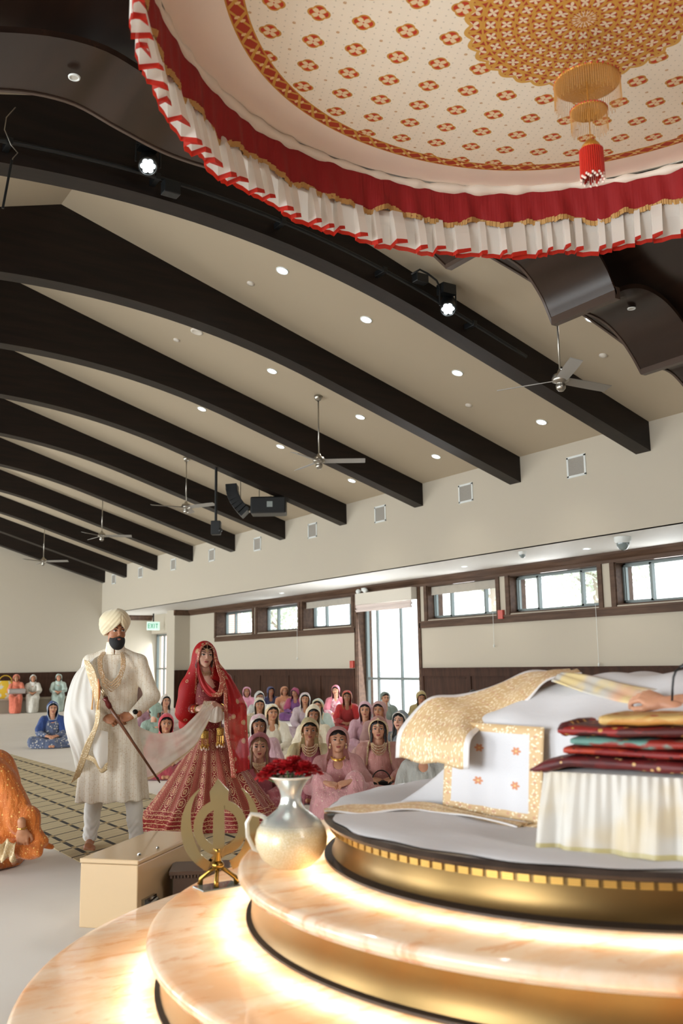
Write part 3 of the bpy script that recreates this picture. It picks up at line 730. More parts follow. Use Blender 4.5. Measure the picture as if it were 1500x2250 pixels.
# ------------------------------------------------------------------ outside the windows
struct('ground_outside', MB().box((XE+.6, -20, -.4), (60, 70, -.1)), mat('pale_paving', '#cfcfcb', .9))
def brick_fn(N):
    x, y, z = N.xyz(); r = (z/.08).fl(); k = ((y/.22)+r*.5).fr(); j = (z/.08).fr()
    N.base(N.mix((k.lt(.06)+j.lt(.14)).mn(1), '#cfa595', '#dcd2c8'))
struct('wall_outside', MB().box((15.6, 32.2, -.2), (16.4, 48, 6)), mat('outside_brick', '#b57a63', .9, fn=brick_fn))
leaf_m = mat('leaves', '#d8e0cc', .8, var=.12)
bark_m = mat('bark', '#a89a8c', .9)
rnd = random.Random(8)
for i, (x, y, h) in enumerate(((27, 24, 8), (30, 33, 9), (24, 43, 7), (28, 17, 8))):
    t = empty('tree', (x, y, -.1), 0, 'pale leafy tree seen '+['through the high windows just left of the glass door', 'through the middle high window left of the door', 'through the leftmost high windows', 'through the high windows at the right'][i], 'tree', 'trees outside the windows')
    b = MB(); b.tube([(0, 0, 0), (.1, 0, h*.4), (0, .1, h*.8)], [.22, .16, .05], 8)
    for k in range(7):
        a = k*.9; z = h*(.35+.07*k); b.tube([(0, 0, z), (1.4*cos(a), 1.4*sin(a), z+1.2)], [.07, .02], 6)
    b.build('trunk', bark_m, t)
    N_ = 5000; c = np.array([(rnd.gauss(0, 1), rnd.gauss(0, 1), rnd.gauss(0, .8)) for _ in range(N_)]); c = c/np.linalg.norm(c, axis=1)[:, None]*np.array([[rnd.random()**.5] for _ in range(N_)])
    c = c*(2.6, 2.6, 2.6)+(0, 0, h*.75); c[:, 2] += np.sin(c[:, 0]*3)*.3
    V = []; F = []
    for k in range(N_):
        d1 = np.array((rnd.uniform(-1, 1), rnd.uniform(-1, 1), rnd.uniform(-1, 1)))*.11; d2 = np.array((rnd.uniform(-1, 1), rnd.uniform(-1, 1), rnd.uniform(-1, 1)))*.09
        V += [c[k]-d1, c[k]+d2, c[k]+d1, c[k]-d2]; F.append((4*k, 4*k+1, 4*k+2, 4*k+3))
    MB().add(V, F).build('foliage', leaf_m, t, fix=False)
# ------------------------------------------------------------------ round stepped platform
PX_, PY_ = 3.24, 2.80
def marble_fn(N):
    x, y, z = N.xyz(); n1 = N.noise(1.6, 6, N.vec(x*1.2+y*.5, y*2.2-x*.4, z), rough=.6); n2 = N.noise(5, 5, N.vec(x+n1*1.5, y*2.5, z))
    c = N.mix(n1.ss(.42, .62), '#ece2d3', '#e8cbaa'); c = N.mix(n2.ss(.54, .70)*.6, c, '#d9a473'); c = N.mix(n2.ss(.30, .42, 1, 0)*.6, c, '#f1ebe2')
    N.base(c)
def onyx(N):
    marble_fn(N); nt = N.nt; out = nt.nodes['Material Output']; tr = nt.nodes.new('ShaderNodeBsdfTranslucent'); mx = nt.nodes.new('ShaderNodeMixShader'); mx.inputs[0].default_value = .38
    nt.links.new(N.b.inputs['Base Color'].links[0].from_socket, tr.inputs[0]); nt.links.new(N.b.outputs[0], mx.inputs[1]); nt.links.new(tr.outputs[0], mx.inputs[2]); nt.links.new(mx.outputs[0], out.inputs[0])
marble_m = mat('peach_onyx', '#e3c9a6', .10, fn=onyx, coat=.3)
brass_m = mat('brushed_brass', '#83622f', .42, .9, fn=lambda N: N.base(N.mix(N.noise(2.5, 4), '#665030', '#80683f')))
rimwood_m = mat('platform_rim_dark', '#3a302a', .25, fn=wood_fn('#332a25', '#453a33', (3, 3, 3)))
brass_m.node_tree.nodes['Principled BSDF'].inputs['Roughness'].default_value = .33
led_m = mat('led_strip', '#fff2d8', emit='#ffe8cc', es=12)
pl = empty('round_platform', (PX_, PY_, 0), 0, 'round stepped platform of glowing onyx steps with brass risers', 'platform')
def step(r, z0, z1, rnext, parent):
    """one onyx step: brass riser below, bull-nosed slab on top"""
    lip = .055
    b = MB(); ri = r-.055
    b.lathe([(ri, z0), (ri+.012, z0+.012), (ri, z0+.03), (ri-.004, z1-lip-.02), (ri+.01, z1-lip)], n=128, caps=False)
    b.build('riser', brass_m, parent, smooth=True)
    q = [(rnext-.05, z1), (r-.045, z1)]+[(r-.022+.022*sin(a), z1-.022+.022*cos(a)) for a in np.linspace(0, PI, 7)]+[(r-.03, z1-.046), (r-.018, z1-.052), (ri, z1-lip)]
    o = MB().lathe(q, n=160, caps=False).build('onyx_step', marble_m, parent, smooth=True, angle=.9)
    return o
step(2.46, 0, .20, 1.93, pl); step(1.98, .20, .41, 1.57, pl); step(1.63, .41, .62, 1.25, pl)
# light channel at the foot of every riser
for r, z in ((1.935, .20), (1.585, .41), (1.262, .62)):
    MB().lathe([(r+.045, z-.048), (r+.045, z-.042), (r+.115, z-.042), (r+.115, z-.048), (r+.045, z-.048)], n=128, caps=False).build('light_strip', led_m, pl)
    MB().lathe([(r-.02, z+.012), (r+.012, z+.012), (r+.012, z+.02), (r-.02, z+.03)], n=128, caps=False).build('channel_cover', mat('channel_dark', '#2b221b', .5), pl)
# top drum
b = MB().lathe([(1.25, .64), (1.235, .66), (1.225, .70), (1.225, .745)], n=128, caps=False); b.build('drum_riser', brass_m, pl, smooth=True)
b = MB().lathe([(1.225, .745), (1.245, .745), (1.245, .768), (1.225, .768)], n=128, caps=False); b.build('bead_band', brass_m, pl)
b = MB(); nb = 150
for k in range(nb):
    a = 2*PI*k/nb; c, s_ = cos(a), sin(a); M = np.array(((c, -s_, 0), (s_, c, 0), (0, 0, 1)))
    for j in range(3): b.obox((1.246*c, 1.246*s_, .7495+.0072*j), (.006, .019, .0028), M)
b.build('bead_row', mat('pale_brass', '#d6ab5c', .3, .8), pl)
MB().lathe([(1.225, .768), (1.262, .77), (1.275, .785), (1.262, .80), (1.23, .802), (0, .802)], n=128, caps=False).build('platform_rim', rimwood_m, pl, smooth=True, angle=.6)
# ------------------------------------------------------------------ white floor cloth and the draped throne
white_c = mat('white_cotton', '#cdcbcc', .85, fn=lambda N: N.bump(N.noise(7, 4), .25, .02))
b = MB(); P = []
rnd = random.Random(2)
for k in range(160):
    a = 2*PI*k/160; e = 1.235+.012*sin(a*9)+.01*sin(a*23+1)
    row = [(rr*e*cos(a), rr*e*sin(a), .003+.003*sin(a*12+rr*9)) for rr in np.linspace(.001, 1, 12)]
    row.append((e*1.012*cos(a), e*1.012*sin(a), -.002)); P.append(row)
o = b.grid(P, close_u=True).build('floor_sheet', white_c, smooth=True, label='white sheet spread flat over the top of the round platform', cat='sheet'); o.location = (PX_, PY_, .806)
def emb_fn(kind):
    """white cloth with gold-and-peach embroidered borders, in UV metres"""
    def fn(N):
        u, v, w = N.xyz('UV'); g = None
        du = N.voro(55, N.vec(u, v, 0)); sp = du.lt(.33)
        gold = N.mix(sp, '#cfae80', '#f4e6c6'); mot = ((u*14).fr()-.5); mot2 = ((v*14).fr()-.5); dd = (mot*mot+mot2*mot2).sqrt()
        gold = N.mix(dd.lt(.14), gold, '#c99a78')
        fu, fv = (u*4.6+.5).fr()-.5, (v*4.6+.5).fr()-.5; r = (fu*fu+fv*fv).sqrt(); a = fv.at2(fu)
        fl = r.lt(.07+.06*abs((a*3).cos()))
        c = N.mix(fl, '#cfcdcf', '#c9855e'); c = N.mix(r.lt(.03), c, '#dcb878')
        if kind == 'panel': e = (u-.0).mn(.56-u).mn(v.mn(.60-v)); band = e.lt(.055)
        elif kind == 'gold': band = u.gt(-1)*((abs(v-.5)).lt(.44)); c = N.col('#e6e0dc')
        c = N.mix(band, c, gold); N.base(c); N.bump(N.noise(160, 2), .35, .003)
    return fn
emb_m = mat('embroidered_panel', '#e9e7e8', .6, fn=emb_fn('panel'))
gold_m = mat('gold_embroidery', '#caa56c', .5, .15, fn=emb_fn('gold'))
# throne: low bed under a white cover; top is a smooth lumpy surface, sides hang in folds
TX0, TX1, TY0, TY1, TZ = 2.645, 3.90, 1.85, 3.22, 1.19
th_ = empty('draped_throne', (3.2, 2.5, .806), 0, 'low throne draped in white cloth with gold embroidered edges on the platform', 'throne')
OT = np.array((3.2, 2.5, .806))
MB().box(tuple(np.array((TX0+.06, TY0+.06, .806))-OT), tuple(np.array((TX1-.06, TY1-.06, 1.15))-OT)).build('bed_base', white_c, th_, bevel=.03)
def top_h(x, y):
    # ridge of the covered book across the middle and cushions
    h = TZ+.03*math.exp(-((y-3.15)/.08)**2)
    hump = .165*math.exp(-((x-3.2)/.42)**4)*(1/(1+math.exp(-(2.98-y)/.05)))*(1/(1+math.exp(-(y-1.7)/.08)))
    h += hump + .014*sin(x*11+y*5)+.01*sin(y*17-x*6)
    return h
P = []
nu, nv = 150, 34
per = []
def rect_pt(t, e, hx0=TX0, hx1=TX1, hy0=TY0, hy1=TY1, p=9):
    cx, cy, ax, ay = (hx0+hx1)/2, (hy0+hy1)/2, (hx1-hx0)/2, (hy1-hy0)/2
    c, s_ = cos(t), sin(t); r = (abs(c)**p+abs(s_)**p)**(-1/p)
    return cx+(ax*e)*c*r, cy+(ay*e)*s_*r
for i in range(nu):
    t = 2*PI*i/nu; row = []
    for j in range(nv):
        v = j/(nv-1)
        if v < .6:
            e = v/.6*.985; x, y = rect_pt(t, max(e, .001)); ed = max(0, e-.9)/.1
            z = top_h(x, y)-.02*ed*ed
        else:
            w = (v-.6)/.4; x, y = rect_pt(t, 1.0); zt = top_h(x, y)-.02
            nx, ny = cos(t), sin(t)
            if abs(x-TX0) < .05 or abs(x-TX1) < .05: nx, ny = (1 if x > 3 else -1), 0
            if abs(y-TY1) < .04 or abs(y-TY0) < .04: nx, ny = 0, (1 if y > 2.5 else -1)
            front = max(0, 1-abs(y-TY1)/.06) if True else 0
            fold = (.012*sin(t*31)+.01*sin(t*53+1))*w
            fl = w*.015+fold
            x += nx*fl; y += ny*fl; z = zt*(1-w)+.812*w
            if front > 0 and x < 3.3:       # corner of the cloth trails away over the sheet
                k = front*w*w*min(1, max(0, (3.3-x)/.6)); y += .26*k; x -= .30*k*(1+.3*w)
        row.append((x-OT[0], y-OT[1], z-OT[2]))
    P.append(row)
MB().grid(P, close_u=True).build('white_cover', white_c, th_, smooth=True, sub=1)
# embroidered panel hanging on the near side
P = []; UV = []
for i, y in enumerate(np.linspace(3.20, 2.62, 30)):
    row = []; ur = []
    for j, z in enumerate(np.linspace(1.17, .815, 16)):
        w = j/15; row.append((TX0-.03-.035*w-.006*sin(i*.9)*w-OT[0], y-OT[1], z-OT[2])); ur.append((3.20-y, .60-(1.17-z)/.355*.60))
    row.append((TX0-.10-.01*sin(i)-OT[0], y-OT[1], .812-OT[2])); ur.append((3.20-y, .0)); P.append(row); UV.append(ur)
MB().grid(P, uv=UV).build('embroidered_side_panel', emb_m, th_, smooth=True, solid=.004)
# gold bordered cloth thrown diagonally over the corner and up to the book
def ribbon(name, pts, widths, parent, m, sag=.0, n=40, fold=.006):
    """strip of cloth through centre points (px3) with half-width vectors"""
    P = []; UV = []; L = 0; prev = None
    for q in np.linspace(0, len(pts)-1, n):
        i = min(int(q), len(pts)-2); u = q-i; g = lambda A, k: np.array(A[min(max(k, 0), len(A)-1)], float)
        def cr(A): a, b, c, d = g(A, i-1), g(A, i), g(A, i+1), g(A, i+2); return .5*((2*b)+(-a+c)*u+(2*a-5*b+4*c-d)*u*u+(-a+3*b-3*c+d)*u**3)
        c = cr(pts); w = cr(widths)
        if prev is not None: L += np.linalg.norm(c-prev)
        prev = c
        P.append([c+w*s+np.array((0, 0, fold*sin(s*6+q*3))) for s in np.linspace(-1, 1, 11)]); UV.append([(L, (s+1)/2) for s in np.linspace(-1, 1, 11)])
    return MB().grid(P, uv=UV).build(name, m, parent, smooth=True, solid=.006)
def T_(p): return np.array(p)-OT
ribbon('gold_bordered_edge', [T_((2.52, 3.20, 1.0)), T_((2.535, 3.19, 1.12)), T_((2.62, 3.16, 1.205)), T_((2.72, 3.08, 1.235)), T_((2.82, 2.98, 1.30)), T_((2.92, 2.92, 1.355)), T_((3.05, 2.86, 1.372))],
       [(-.012, -.26, 0.0), (-.01, -.25, -.01), (.02, -.17, -.045), (.02, -.15, -.04), (-.04, -.12, -.03), (-.06, -.10, -.02), (-.04, -.08, .0)], th_, gold_m, fold=.008)
0 and ribbon('gold_front_edge', [T_((2.50, 3.28, .98)), T_((2.62, 3.30, 1.10)), T_((2.8, 3.29, 1.14)), T_((3.2, 3.28, 1.13))], [(0, .015, -.09), (0, .015, -.07), (0, .01, -.07), (0, .01, -.07)], th_, gold_m)
# trailing embroidered edge lying over the sheet
ribbon('trailing_edge', [T_((2.14, 3.44, .815)), T_((2.24, 3.38, .818)), T_((2.36, 3.32, .82)), T_((2.50, 3.22, .822)), T_((2.53, 3.0, .818)), T_((2.52, 2.66, .816))],
       [(.02, .035, 0), (.03, .06, 0.005), (.03, .06, .006), (.04, .04, .006), (.03, 0, .002), (.03, 0, .002)], th_, gold_m)
# patterned cloth strip under the hand
book_c = mat('pale_brocade', '#c8b79c', .55, fn=lambda N: N.base(N.mix(N.noise(7, 2).ss(.42, .6), N.mix(N.noise(4, 1, N.vec(*[q+3 for q in N.xyz()])).ss(.5, .7), '#bdb8ae', '#cfa283'), '#d6c08a')))
ribbon('brocade_book_cover', [T_((2.88, 2.80, 1.352)), T_((2.86, 2.60, 1.322)), T_((2.86, 2.38, 1.285)), T_((2.87, 2.2, 1.262))], [(.03, .0, .018), (.035, 0, .028), (.035, 0, .03), (.035, 0, .03)], th_, book_c, fold=.003)

# ------------------------------------------------------------------ stool with white gathered skirt and folded cloths
ang = math.radians(-67)
SX, SY = 2.30, 2.385
st = empty('skirted_stool', (SX, SY, .806), ang, 'low square stool covered with a gathered white skirt at the right edge of the platform', 'stool')
hw, hd, hh = .42, .17, .245
o_ = (.12, .0)
def sk_pt(t): return rect_pt(t, 1, .03, .80, .03, .31, 10)
P = []
nfold = 420
rnd = random.Random(4); ph = [rnd.uniform(0, 6.28) for _ in range(4)]
for i in range(nfold):
    t = 2*PI*i/nfold; x, y = sk_pt(t); row = []
    n = np.array((cos(t)/.375, sin(t)/.16)); n /= np.linalg.norm(n)
    s_ = x-y
    for v in np.linspace(0, 1, 14):
        big = sin(s_*38+ph[0]+1.2*sin(s_*11))*.5+sin(s_*67+ph[1])*.25; small = sin(s_*190+ph[2])*.3
        d = .004+.045*v+(.026*big*min(1, v*1.6))+(.014*small*(1-v))
        row.append((x+n[0]*d, y+n[1]*d, hh-v*(hh-.002)))
    P.append(row)
sk_m = mat('skirt_satin', '#e6ded2', .45, sheen=.3, fn=lambda N: N.base(N.mix(N.xyz()[2].lt(.018), N.mix(N.noise(5, 2).ss(.45, .7), '#cac4ba', '#c8b798'), '#b8aa78')))
MB().grid(P, close_u=True).build('gathered_skirt', sk_m, st, smooth=True)
P = [[(sk_pt(t)[0]*e+(1-e)*.40, sk_pt(t)[1]*e+(1-e)*.20, hh+.012*(1-e*e)) for e in np.linspace(.001, 1.03, 8)] for t in np.linspace(0, 2*PI, 81)[:-1]]
MB().grid(P, close_u=True).build('seat_cover', sk_m, st, smooth=True)
def brocade(name, c0, c1, c2, sc=16):
    def fn(N):
        x, y, z = N.xyz(); n = N.noise(sc, 3, N.vec(x, y, z*2)); v = N.voro(sc*2.2)
        c = N.mix(n.ss(.48, .56), c0, c1); c = N.mix(v.lt(.22), c, c2); N.base(c); N.bump(n, .3, .004)
    return mat(name, c0, .55, .05, fn=fn)
bro = [brocade('maroon_gold_brocade', '#5e1313', '#4a0f10', '#c9a36c'), brocade('red_brocade', '#7d1714', '#a5361c', '#2e1714'), brocade('teal_red_brocade', '#8a2418', '#5f8a80', '#c2913f', 9), brocade('dark_red_brocade', '#4d1511', '#8a1d17', '#b98a44', 12), brocade('gold_yellow_brocade', '#b9823c', '#c9a565', '#b03a22', 7)]
z = .806+hh+.012
lab = ['folded maroon cloth with gold motifs, bottom of the stack on the white stool', 'folded red brocade cloth, second from the bottom of the stack', 'folded teal and red cloth in the middle of the stack', 'folded dark red brocade cloth with a rolled end, upper part of the stack', 'folded gold and red cloth, topmost of the stack']
for i, (m, hgt, x0, x1, dy) in enumerate(zip(bro, (.042, .029, .032, .036, .036), (.0, .12, .15, .10, .24), (.92, .9, .93, .9, .92), (.13, .14, .13, .145, .15))):
    o = None; P = []
    for s in np.linspace(0, 1, 60):
        x = x0+(x1-x0)*s; tap = 1; hz = hgt/2*min(1, s*(14 if i == 0 else 60)+(.3 if i == 0 else .75))*(1+.1*sin(s*30+i*2)); cz = .012*sin(s*9+i)*.25-(.03*(1-min(1, s*7)) if i == 0 else 0)
        P.append([(x, .04+dy+(-.155+.01*sin(s*13+i))*(-cos(a)) if False else .04+dy+(.165+.006*sin(s*13+i))*np.sign(cos(a))*abs(cos(a))**.35, hgt/2+cz+hz*np.sign(sin(a))*abs(sin(a))**.55) for a in np.linspace(0, 2*PI, 21)[:-1]])
    b = MB().grid(P, close_v=True); nP = len(P); b.f += [tuple(range(20)), tuple((nP-1)*20+k for k in reversed(range(20)))]; b.m += [0, 0]
    if i == 3:
        b.tube([(x0+.02, .04, hgt*.6), (x0+.01, .2, hgt*.7), (x0+.02, .31, hgt*.6)], .024, 12)
    o = b.build('folded_cloth', m, smooth=True, label=lab[i], cat='folded cloth', group='folded brocade cloths'); o.location = (SX, SY, z); o.rotation_euler = (0, 0, ang); z += hgt+.001

# ------------------------------------------------------------------ mercury glass jug with red flowers
vb = on_z(640, 1902, .625)
vs = empty('glass_jug', (vb[0], vb[1], .622), 0, 'silvered glass jug with gold speckled belly and a handle, on the third step', 'vase')
def jug_fn(N):
    x, y, z = N.xyz(); sp = N.voro(240); k = z.ss(.14, .19, 1, 0)
    c = N.mix(k, '#ccd0cb', N.mix(sp.ss(.1, .5), '#efe9d8', '#cfbd94')); N.base(c); N.inp('Roughness', k*.35+.10); N.inp('Metallic', .6-k*.45); N.bump(sp, .25, .002)
jug_m = mat('mercury_glass', '#cfcfc8', .15, .6, fn=jug_fn, coat=.5)
prof = [(.0, .0), (.07, .0), (.085, .006), (.118, .035), (.141, .075), (.146, .11), (.138, .145), (.115, .18), (.08, .205), (.055, .225), (.043, .25), (.041, .275), (.048, .30), (.064, .325), (.081, .343), (.087, .348), (.08, .345), (.06, .325), (.045, .30)]
MB().lathe(prof, n=56, caps=False).build('jug_body', jug_m, vs, smooth=True)
MB().lathe([(.082, .343), (.09, .347), (.09, .352), (.082, .352)], n=48, caps=False).build('jug_lip', mat('lip_cream', '#d8d2c4', .3), vs, smooth=True)
hd_ = -R_[:2]/np.linalg.norm(R_[:2])
hp = [(hd_[0]*r, hd_[1]*r, z) for r, z in ((.10, .05), (.15, .07), (.175, .12), (.178, .17), (.16, .205), (.125, .20), (.10, .185))]
MB().tube(hp, .009, 10).build('handle', mat('handle_cream', '#cfc8ba', .25, .3), vs, smooth=True)
flw = mat('red_petals', '#b3121a', .55, sss=.0, fn=lambda N: N.base(N.mix(N.noise(40, 2), '#c2141c', '#86080f')))
rnd = random.Random(11)
for i, (dx, dy, dz, s) in enumerate(((-.075, 0, .005, 1.0), (-.015, -.03, .02, 1.1), (.05, -.02, .012, 1.15), (.01, .045, .03, 1.1), (.085, .03, .0, .95), (-.05, .05, .02, 1.0), (-.105, -.03, -.012, .8))):
    c = np.array((vb[0], vb[1], .622+.36))+R_*np.array((1, 1, 0))*dx+np.array((-.547*0+.5, .84, 0))*dy*.6+np.array((0, 0, dz))
    f = empty('red_flower', tuple(c), 0, 'red carnation, '+('left front of the jug bunch', 'centre front of the jug bunch', 'right front of the jug bunch', 'top of the jug bunch', 'far right of the jug bunch', 'back left of the jug bunch', 'lowest, drooping over the left of the jug lip')[i], 'flower', 'red flowers in the jug')
    b = MB()
    for k in range(34):
        a = k*2.4; r0 = .045*s*math.sqrt(k/34); tl = .3+1.15*(k/34); L = .026*s
        d = np.array((cos(a)*sin(tl), sin(a)*sin(tl), cos(tl))); sd = np.array((-sin(a), cos(a), 0)); base = np.array((cos(a)*r0*.5, sin(a)*r0*.5, .012*(1-k/34)))
        P = []
        for u in np.linspace(0, 1, 5):
            wd = .017*s*(.35+.8*u); P.append([base+d*L*u*1.1+sd*wd*w+np.array((0, 0, 1))*(.004*sin(w*9+k)*u-.01*u*u*tl) for w in np.linspace(-1, 1, 7)])
        b.grid(P)
    b.build('petals', flw, f, smooth=True, fix=False)
    MB().tube([(0, 0, 0), (-dx*.84*R_[0], -dx*.84*R_[1], -.05-dz), (-dx*.9*R_[0], -dx*.9*R_[1], -.12-dz)], .0035, 6).build('stem', mat('stem_green', '#4d6a3a', .6), f)
# ------------------------------------------------------------------ khanda emblem on a tripod foot
kb = on_z(478, 1948, .412)
KS = .0019   # metres per photo pixel at its distance
kh = empty('metal_emblem', (kb[0], kb[1], .412), 0, 'polished brass khanda emblem with double edged sword, ring and two curved blades on a stand', 'emblem')
Rx = np.array((R_[0], R_[1], 0)); Rx /= np.linalg.norm(Rx); Fy = np.array((-Rx[1], Rx[0], 0))
km = mat('polished_brass', '#c2b08a', .07, 1.0, fn=lambda N: N.base(N.mix(N.noise(3, 2), '#a3987a', '#ad8c54')))
KZ = lambda py: (1945-py)*KS
def plate(name, poly, th=.004, off=0.0, part=kh):
    b = MB(); n = len(poly)
    A = [Rx*((x-480)*KS)+np.array((0, 0, KZ(y)))+Fy*(off-th) for x, y in poly]; B = [Rx*((x-480)*KS)+np.array((0, 0, KZ(y)))+Fy*(off+th) for x, y in poly]
    b.add(A+B, [tuple(range(n)), tuple(reversed(range(n, 2*n)))]+[(i, n+i, n+(i+1) % n, (i+1) % n) for i in range(n)])
    return b.build(name, km, part)
def ringp(name, cx, cy, ro, ri, off, th=.004):
    P = []
    for a in np.linspace(0, 2*PI, 65)[:-1]:
        P.append([Rx*((cx+r*cos(a)-480)*KS)+np.array((0, 0, KZ(cy+r*sin(a))))+Fy*(off+d) for r, d in ((ro, -th), (ro, th), (ri, th), (ri, -th))])
    return MB().grid(P, close_u=True, close_v=True).build(name, km, kh, angle=.7)
ringp('chakkar_ring', 486, 1810, 66, 44, .0)
plate('sword_blade', [(480, 1693), (460, 1724), (463, 1752), (471, 1760), (469, 1790), (469, 1850), (475, 1868), (492, 1868), (498, 1850), (497, 1790), (496, 1758), (506, 1748), (507, 1722)], .004, -.012)
def blade(name, side):
    out = []; inn = []
    for t in np.linspace(0, 1, 26):
        a = -1.0+t*2.25    # from upper tip round to the bottom
        rx, ry = 96, 108
        w = 4+26*sin(min(t*1.25, 1)*PI*.62)**1.2
        cx, cy = 486, 1808
        out.append((cx+side*(rx*cos(a)), cy+ry*sin(a))); inn.append((cx+side*((rx-w)*cos(a)), cy+(ry-w*.8)*sin(a)))
    # quads strip with thickness
    P = []
    for o, i in zip(out, inn):
        P.append([Rx*((q[0]-480)*KS)+np.array((0, 0, KZ(q[1])))+Fy*(.012*side+d) for q, d in ((o, -.003), (o, .003), (i, .003), (i, -.003))])
    b = MB().grid(P, close_v=True); n = len(P)-1; b.f += [(0, 1, 2, 3), (n*4+3, n*4+2, n*4+1, n*4)]; b.m += [0, 0]
    b.build(name, km, kh, angle=.7)
blade('curved_blade', -1); blade('curved_blade', 1)
plate('handle_cross', [(440, 1902), (447, 1914), (480, 1890), (520, 1862), (545, 1840), (536, 1826), (505, 1848), (478, 1868)], .004, .016)
MB().tube([(0, 0, KZ(1870)), (0, 0, KZ(1850)), (0, 0, KZ(1895))], .012, 10).lathe([(.012, KZ(1895)), (.016, KZ(1890)), (.012, KZ(1870)), (.022, KZ(1860)), (.0, KZ(1856))], n=16, caps=False).ball((0, 0, KZ(1898)), (.03, .03, .022), 16).build('stem', mat('brass_stem', '#9c7c3c', .25, 1.0), kh, smooth=True)
for k, (dx, dy) in enumerate(((-.085, .02), (0, -.05), (.085, .03))):
    q = Rx*dx+Fy*dy
    MB().tube([(0, 0, KZ(1898)), tuple(q*.5+np.array((0, 0, KZ(1915)))), tuple(q*.92+np.array((0, 0, .028))), tuple(q+np.array((0, 0, .0)))], [.011, .01, .011, .014], 8).build('foot', mat('brass_stem'), kh, smooth=True)
o = MB().box((-.10, -.06, 0), (.10, .06, .006)).build('glass_plate', mat('clear_plate', '#8d9a98', .05, coat=1.0), label='small glossy plate under the brass emblem on the second step', cat='plate', bevel=.002); o.location = (kb[0]-.0, kb[1], .411)
kh.location[2] = .4185

# ------------------------------------------------------------------ donation box and dark carved chest on the floor
BH = .369
c0, c1, c2 = on_z(173, 2038, 0), on_z(303, 1890, BH), on_z(172, 1886, BH)
ux = np.array((c1-c0)[:2]); wlen = np.linalg.norm(ux); ba = math.atan2(ux[1], ux[0])
bx = empty('donation_box', (c0[0], c0[1], 0), ba, 'cream lacquered metal box with side hinges and a chrome latch on the floor', 'box')
cream_m = mat('cream_lacquer', '#ccb08a', .22, coat=.5)
bl = .88
MB().box((0, 0, 0), (wlen, bl, BH-.028)).build('box_body', cream_m, bx, bevel=.006)
lid_ = MB().box((-.004, -.004, BH-.026), (wlen+.004, bl+.004, BH)).build('box_lid', cream_m, bx, bevel=.006)
for z in (.08, .26): MB().box((-.016, .06, z-.035), (0, .12, z+.035)).tube([(-.014, .05, z-.035), (-.014, .05, z+.035)], .008, 8).build('hinge', mat('copper_hinge', '#a9754a', .35, .6), bx)
MB().box((wlen, .05, .10), (wlen+.02, .2, .15)).tube([(wlen+.03, .09, .12), (wlen+.045, .14, .14), (wlen+.03, .2, .11)], .014, 8).ball((wlen+.025, .13, .13), .025, 10).build('latch', mat('chrome', '#9fa0a0', .12, 1.0), bx, smooth=False)
MB().ball((wlen*.85, .12, BH+.004), .012, 8).ball((wlen*.9, .32, BH+.004), .01, 8).build('lid_stud', mat('chrome'), lid_)
d0 = on_z(383, 1912, .27)
dk = empty('carved_chest', (d0[0]+.0, d0[1]+.02, 0), ba+.35, 'dark carved wooden chest partly hidden between the cream box and the steps', 'chest')
ch_m = mat('dark_chest_wood', '#4a3527', .4)
MB().box((.0, 0, 0), (.30, .24, .24)).build('chest_body', ch_m, dk, bevel=.004)
b = MB().box((-.02, -.02, .24), (.32, .26, .262))
for k in range(17): b.box((-.012+k*.019, -.016, .222), (-.002+k*.019, 0, .24)).box((-.016, -.012+k*.015, .222), (0, -.004+k*.015, .24))
b.build('chest_lid', ch_m, dk, bevel=.002)
# ------------------------------------------------------------------ implicit-surface modelling for the people
def sub3(P, c): return P[0]-c[0], P[1]-c[1], P[2]-c[2]
def el(c, r):
    """ellipsoid"""
    r = r if hasattr(r, '__len__') else (r, r, r)
    def f(P):
        x, y, z = sub3(P, c)
        if r[0] == r[1] == r[2]: return np.sqrt(x*x+y*y+z*z)-r[0]
        k0 = np.sqrt((x/r[0])**2+(y/r[1])**2+(z/r[2])**2); k1 = np.sqrt((x/r[0]**2)**2+(y/r[1]**2)**2+(z/r[2]**2)**2)+1e-9
        return k0*(k0-1)/k1
    f.bb = (np.array(c)-max(r), np.array(c)+max(r)); return f
def cap(a, b, ra, rb=None, sq=None):
    """tapered capsule"""
    rb = ra if rb is None else rb; a = np.array(a, float); b = np.array(b, float); d = b-a; L2 = d@d+1e-12
    def f(P):
        x, y, z = sub3(P, a); t = np.clip((x*d[0]+y*d[1]+z*d[2])/L2, 0, 1)
        return np.sqrt((x-t*d[0])**2+(y-t*d[1])**2+(z-t*d[2])**2)-(ra+(rb-ra)*t)
    m = max(ra, rb); f.bb = (np.minimum(a, b)-m, np.maximum(a, b)+m); return f
def smin(a, b, k):
    if k <= 0: return np.minimum(a, b)
    h = np.clip(.5+.5*(b-a)/k, 0, 1); return b*(1-h)+a*h-k*h*(1-h)
def smax(a, b, k): return -smin(-a, -b, k)
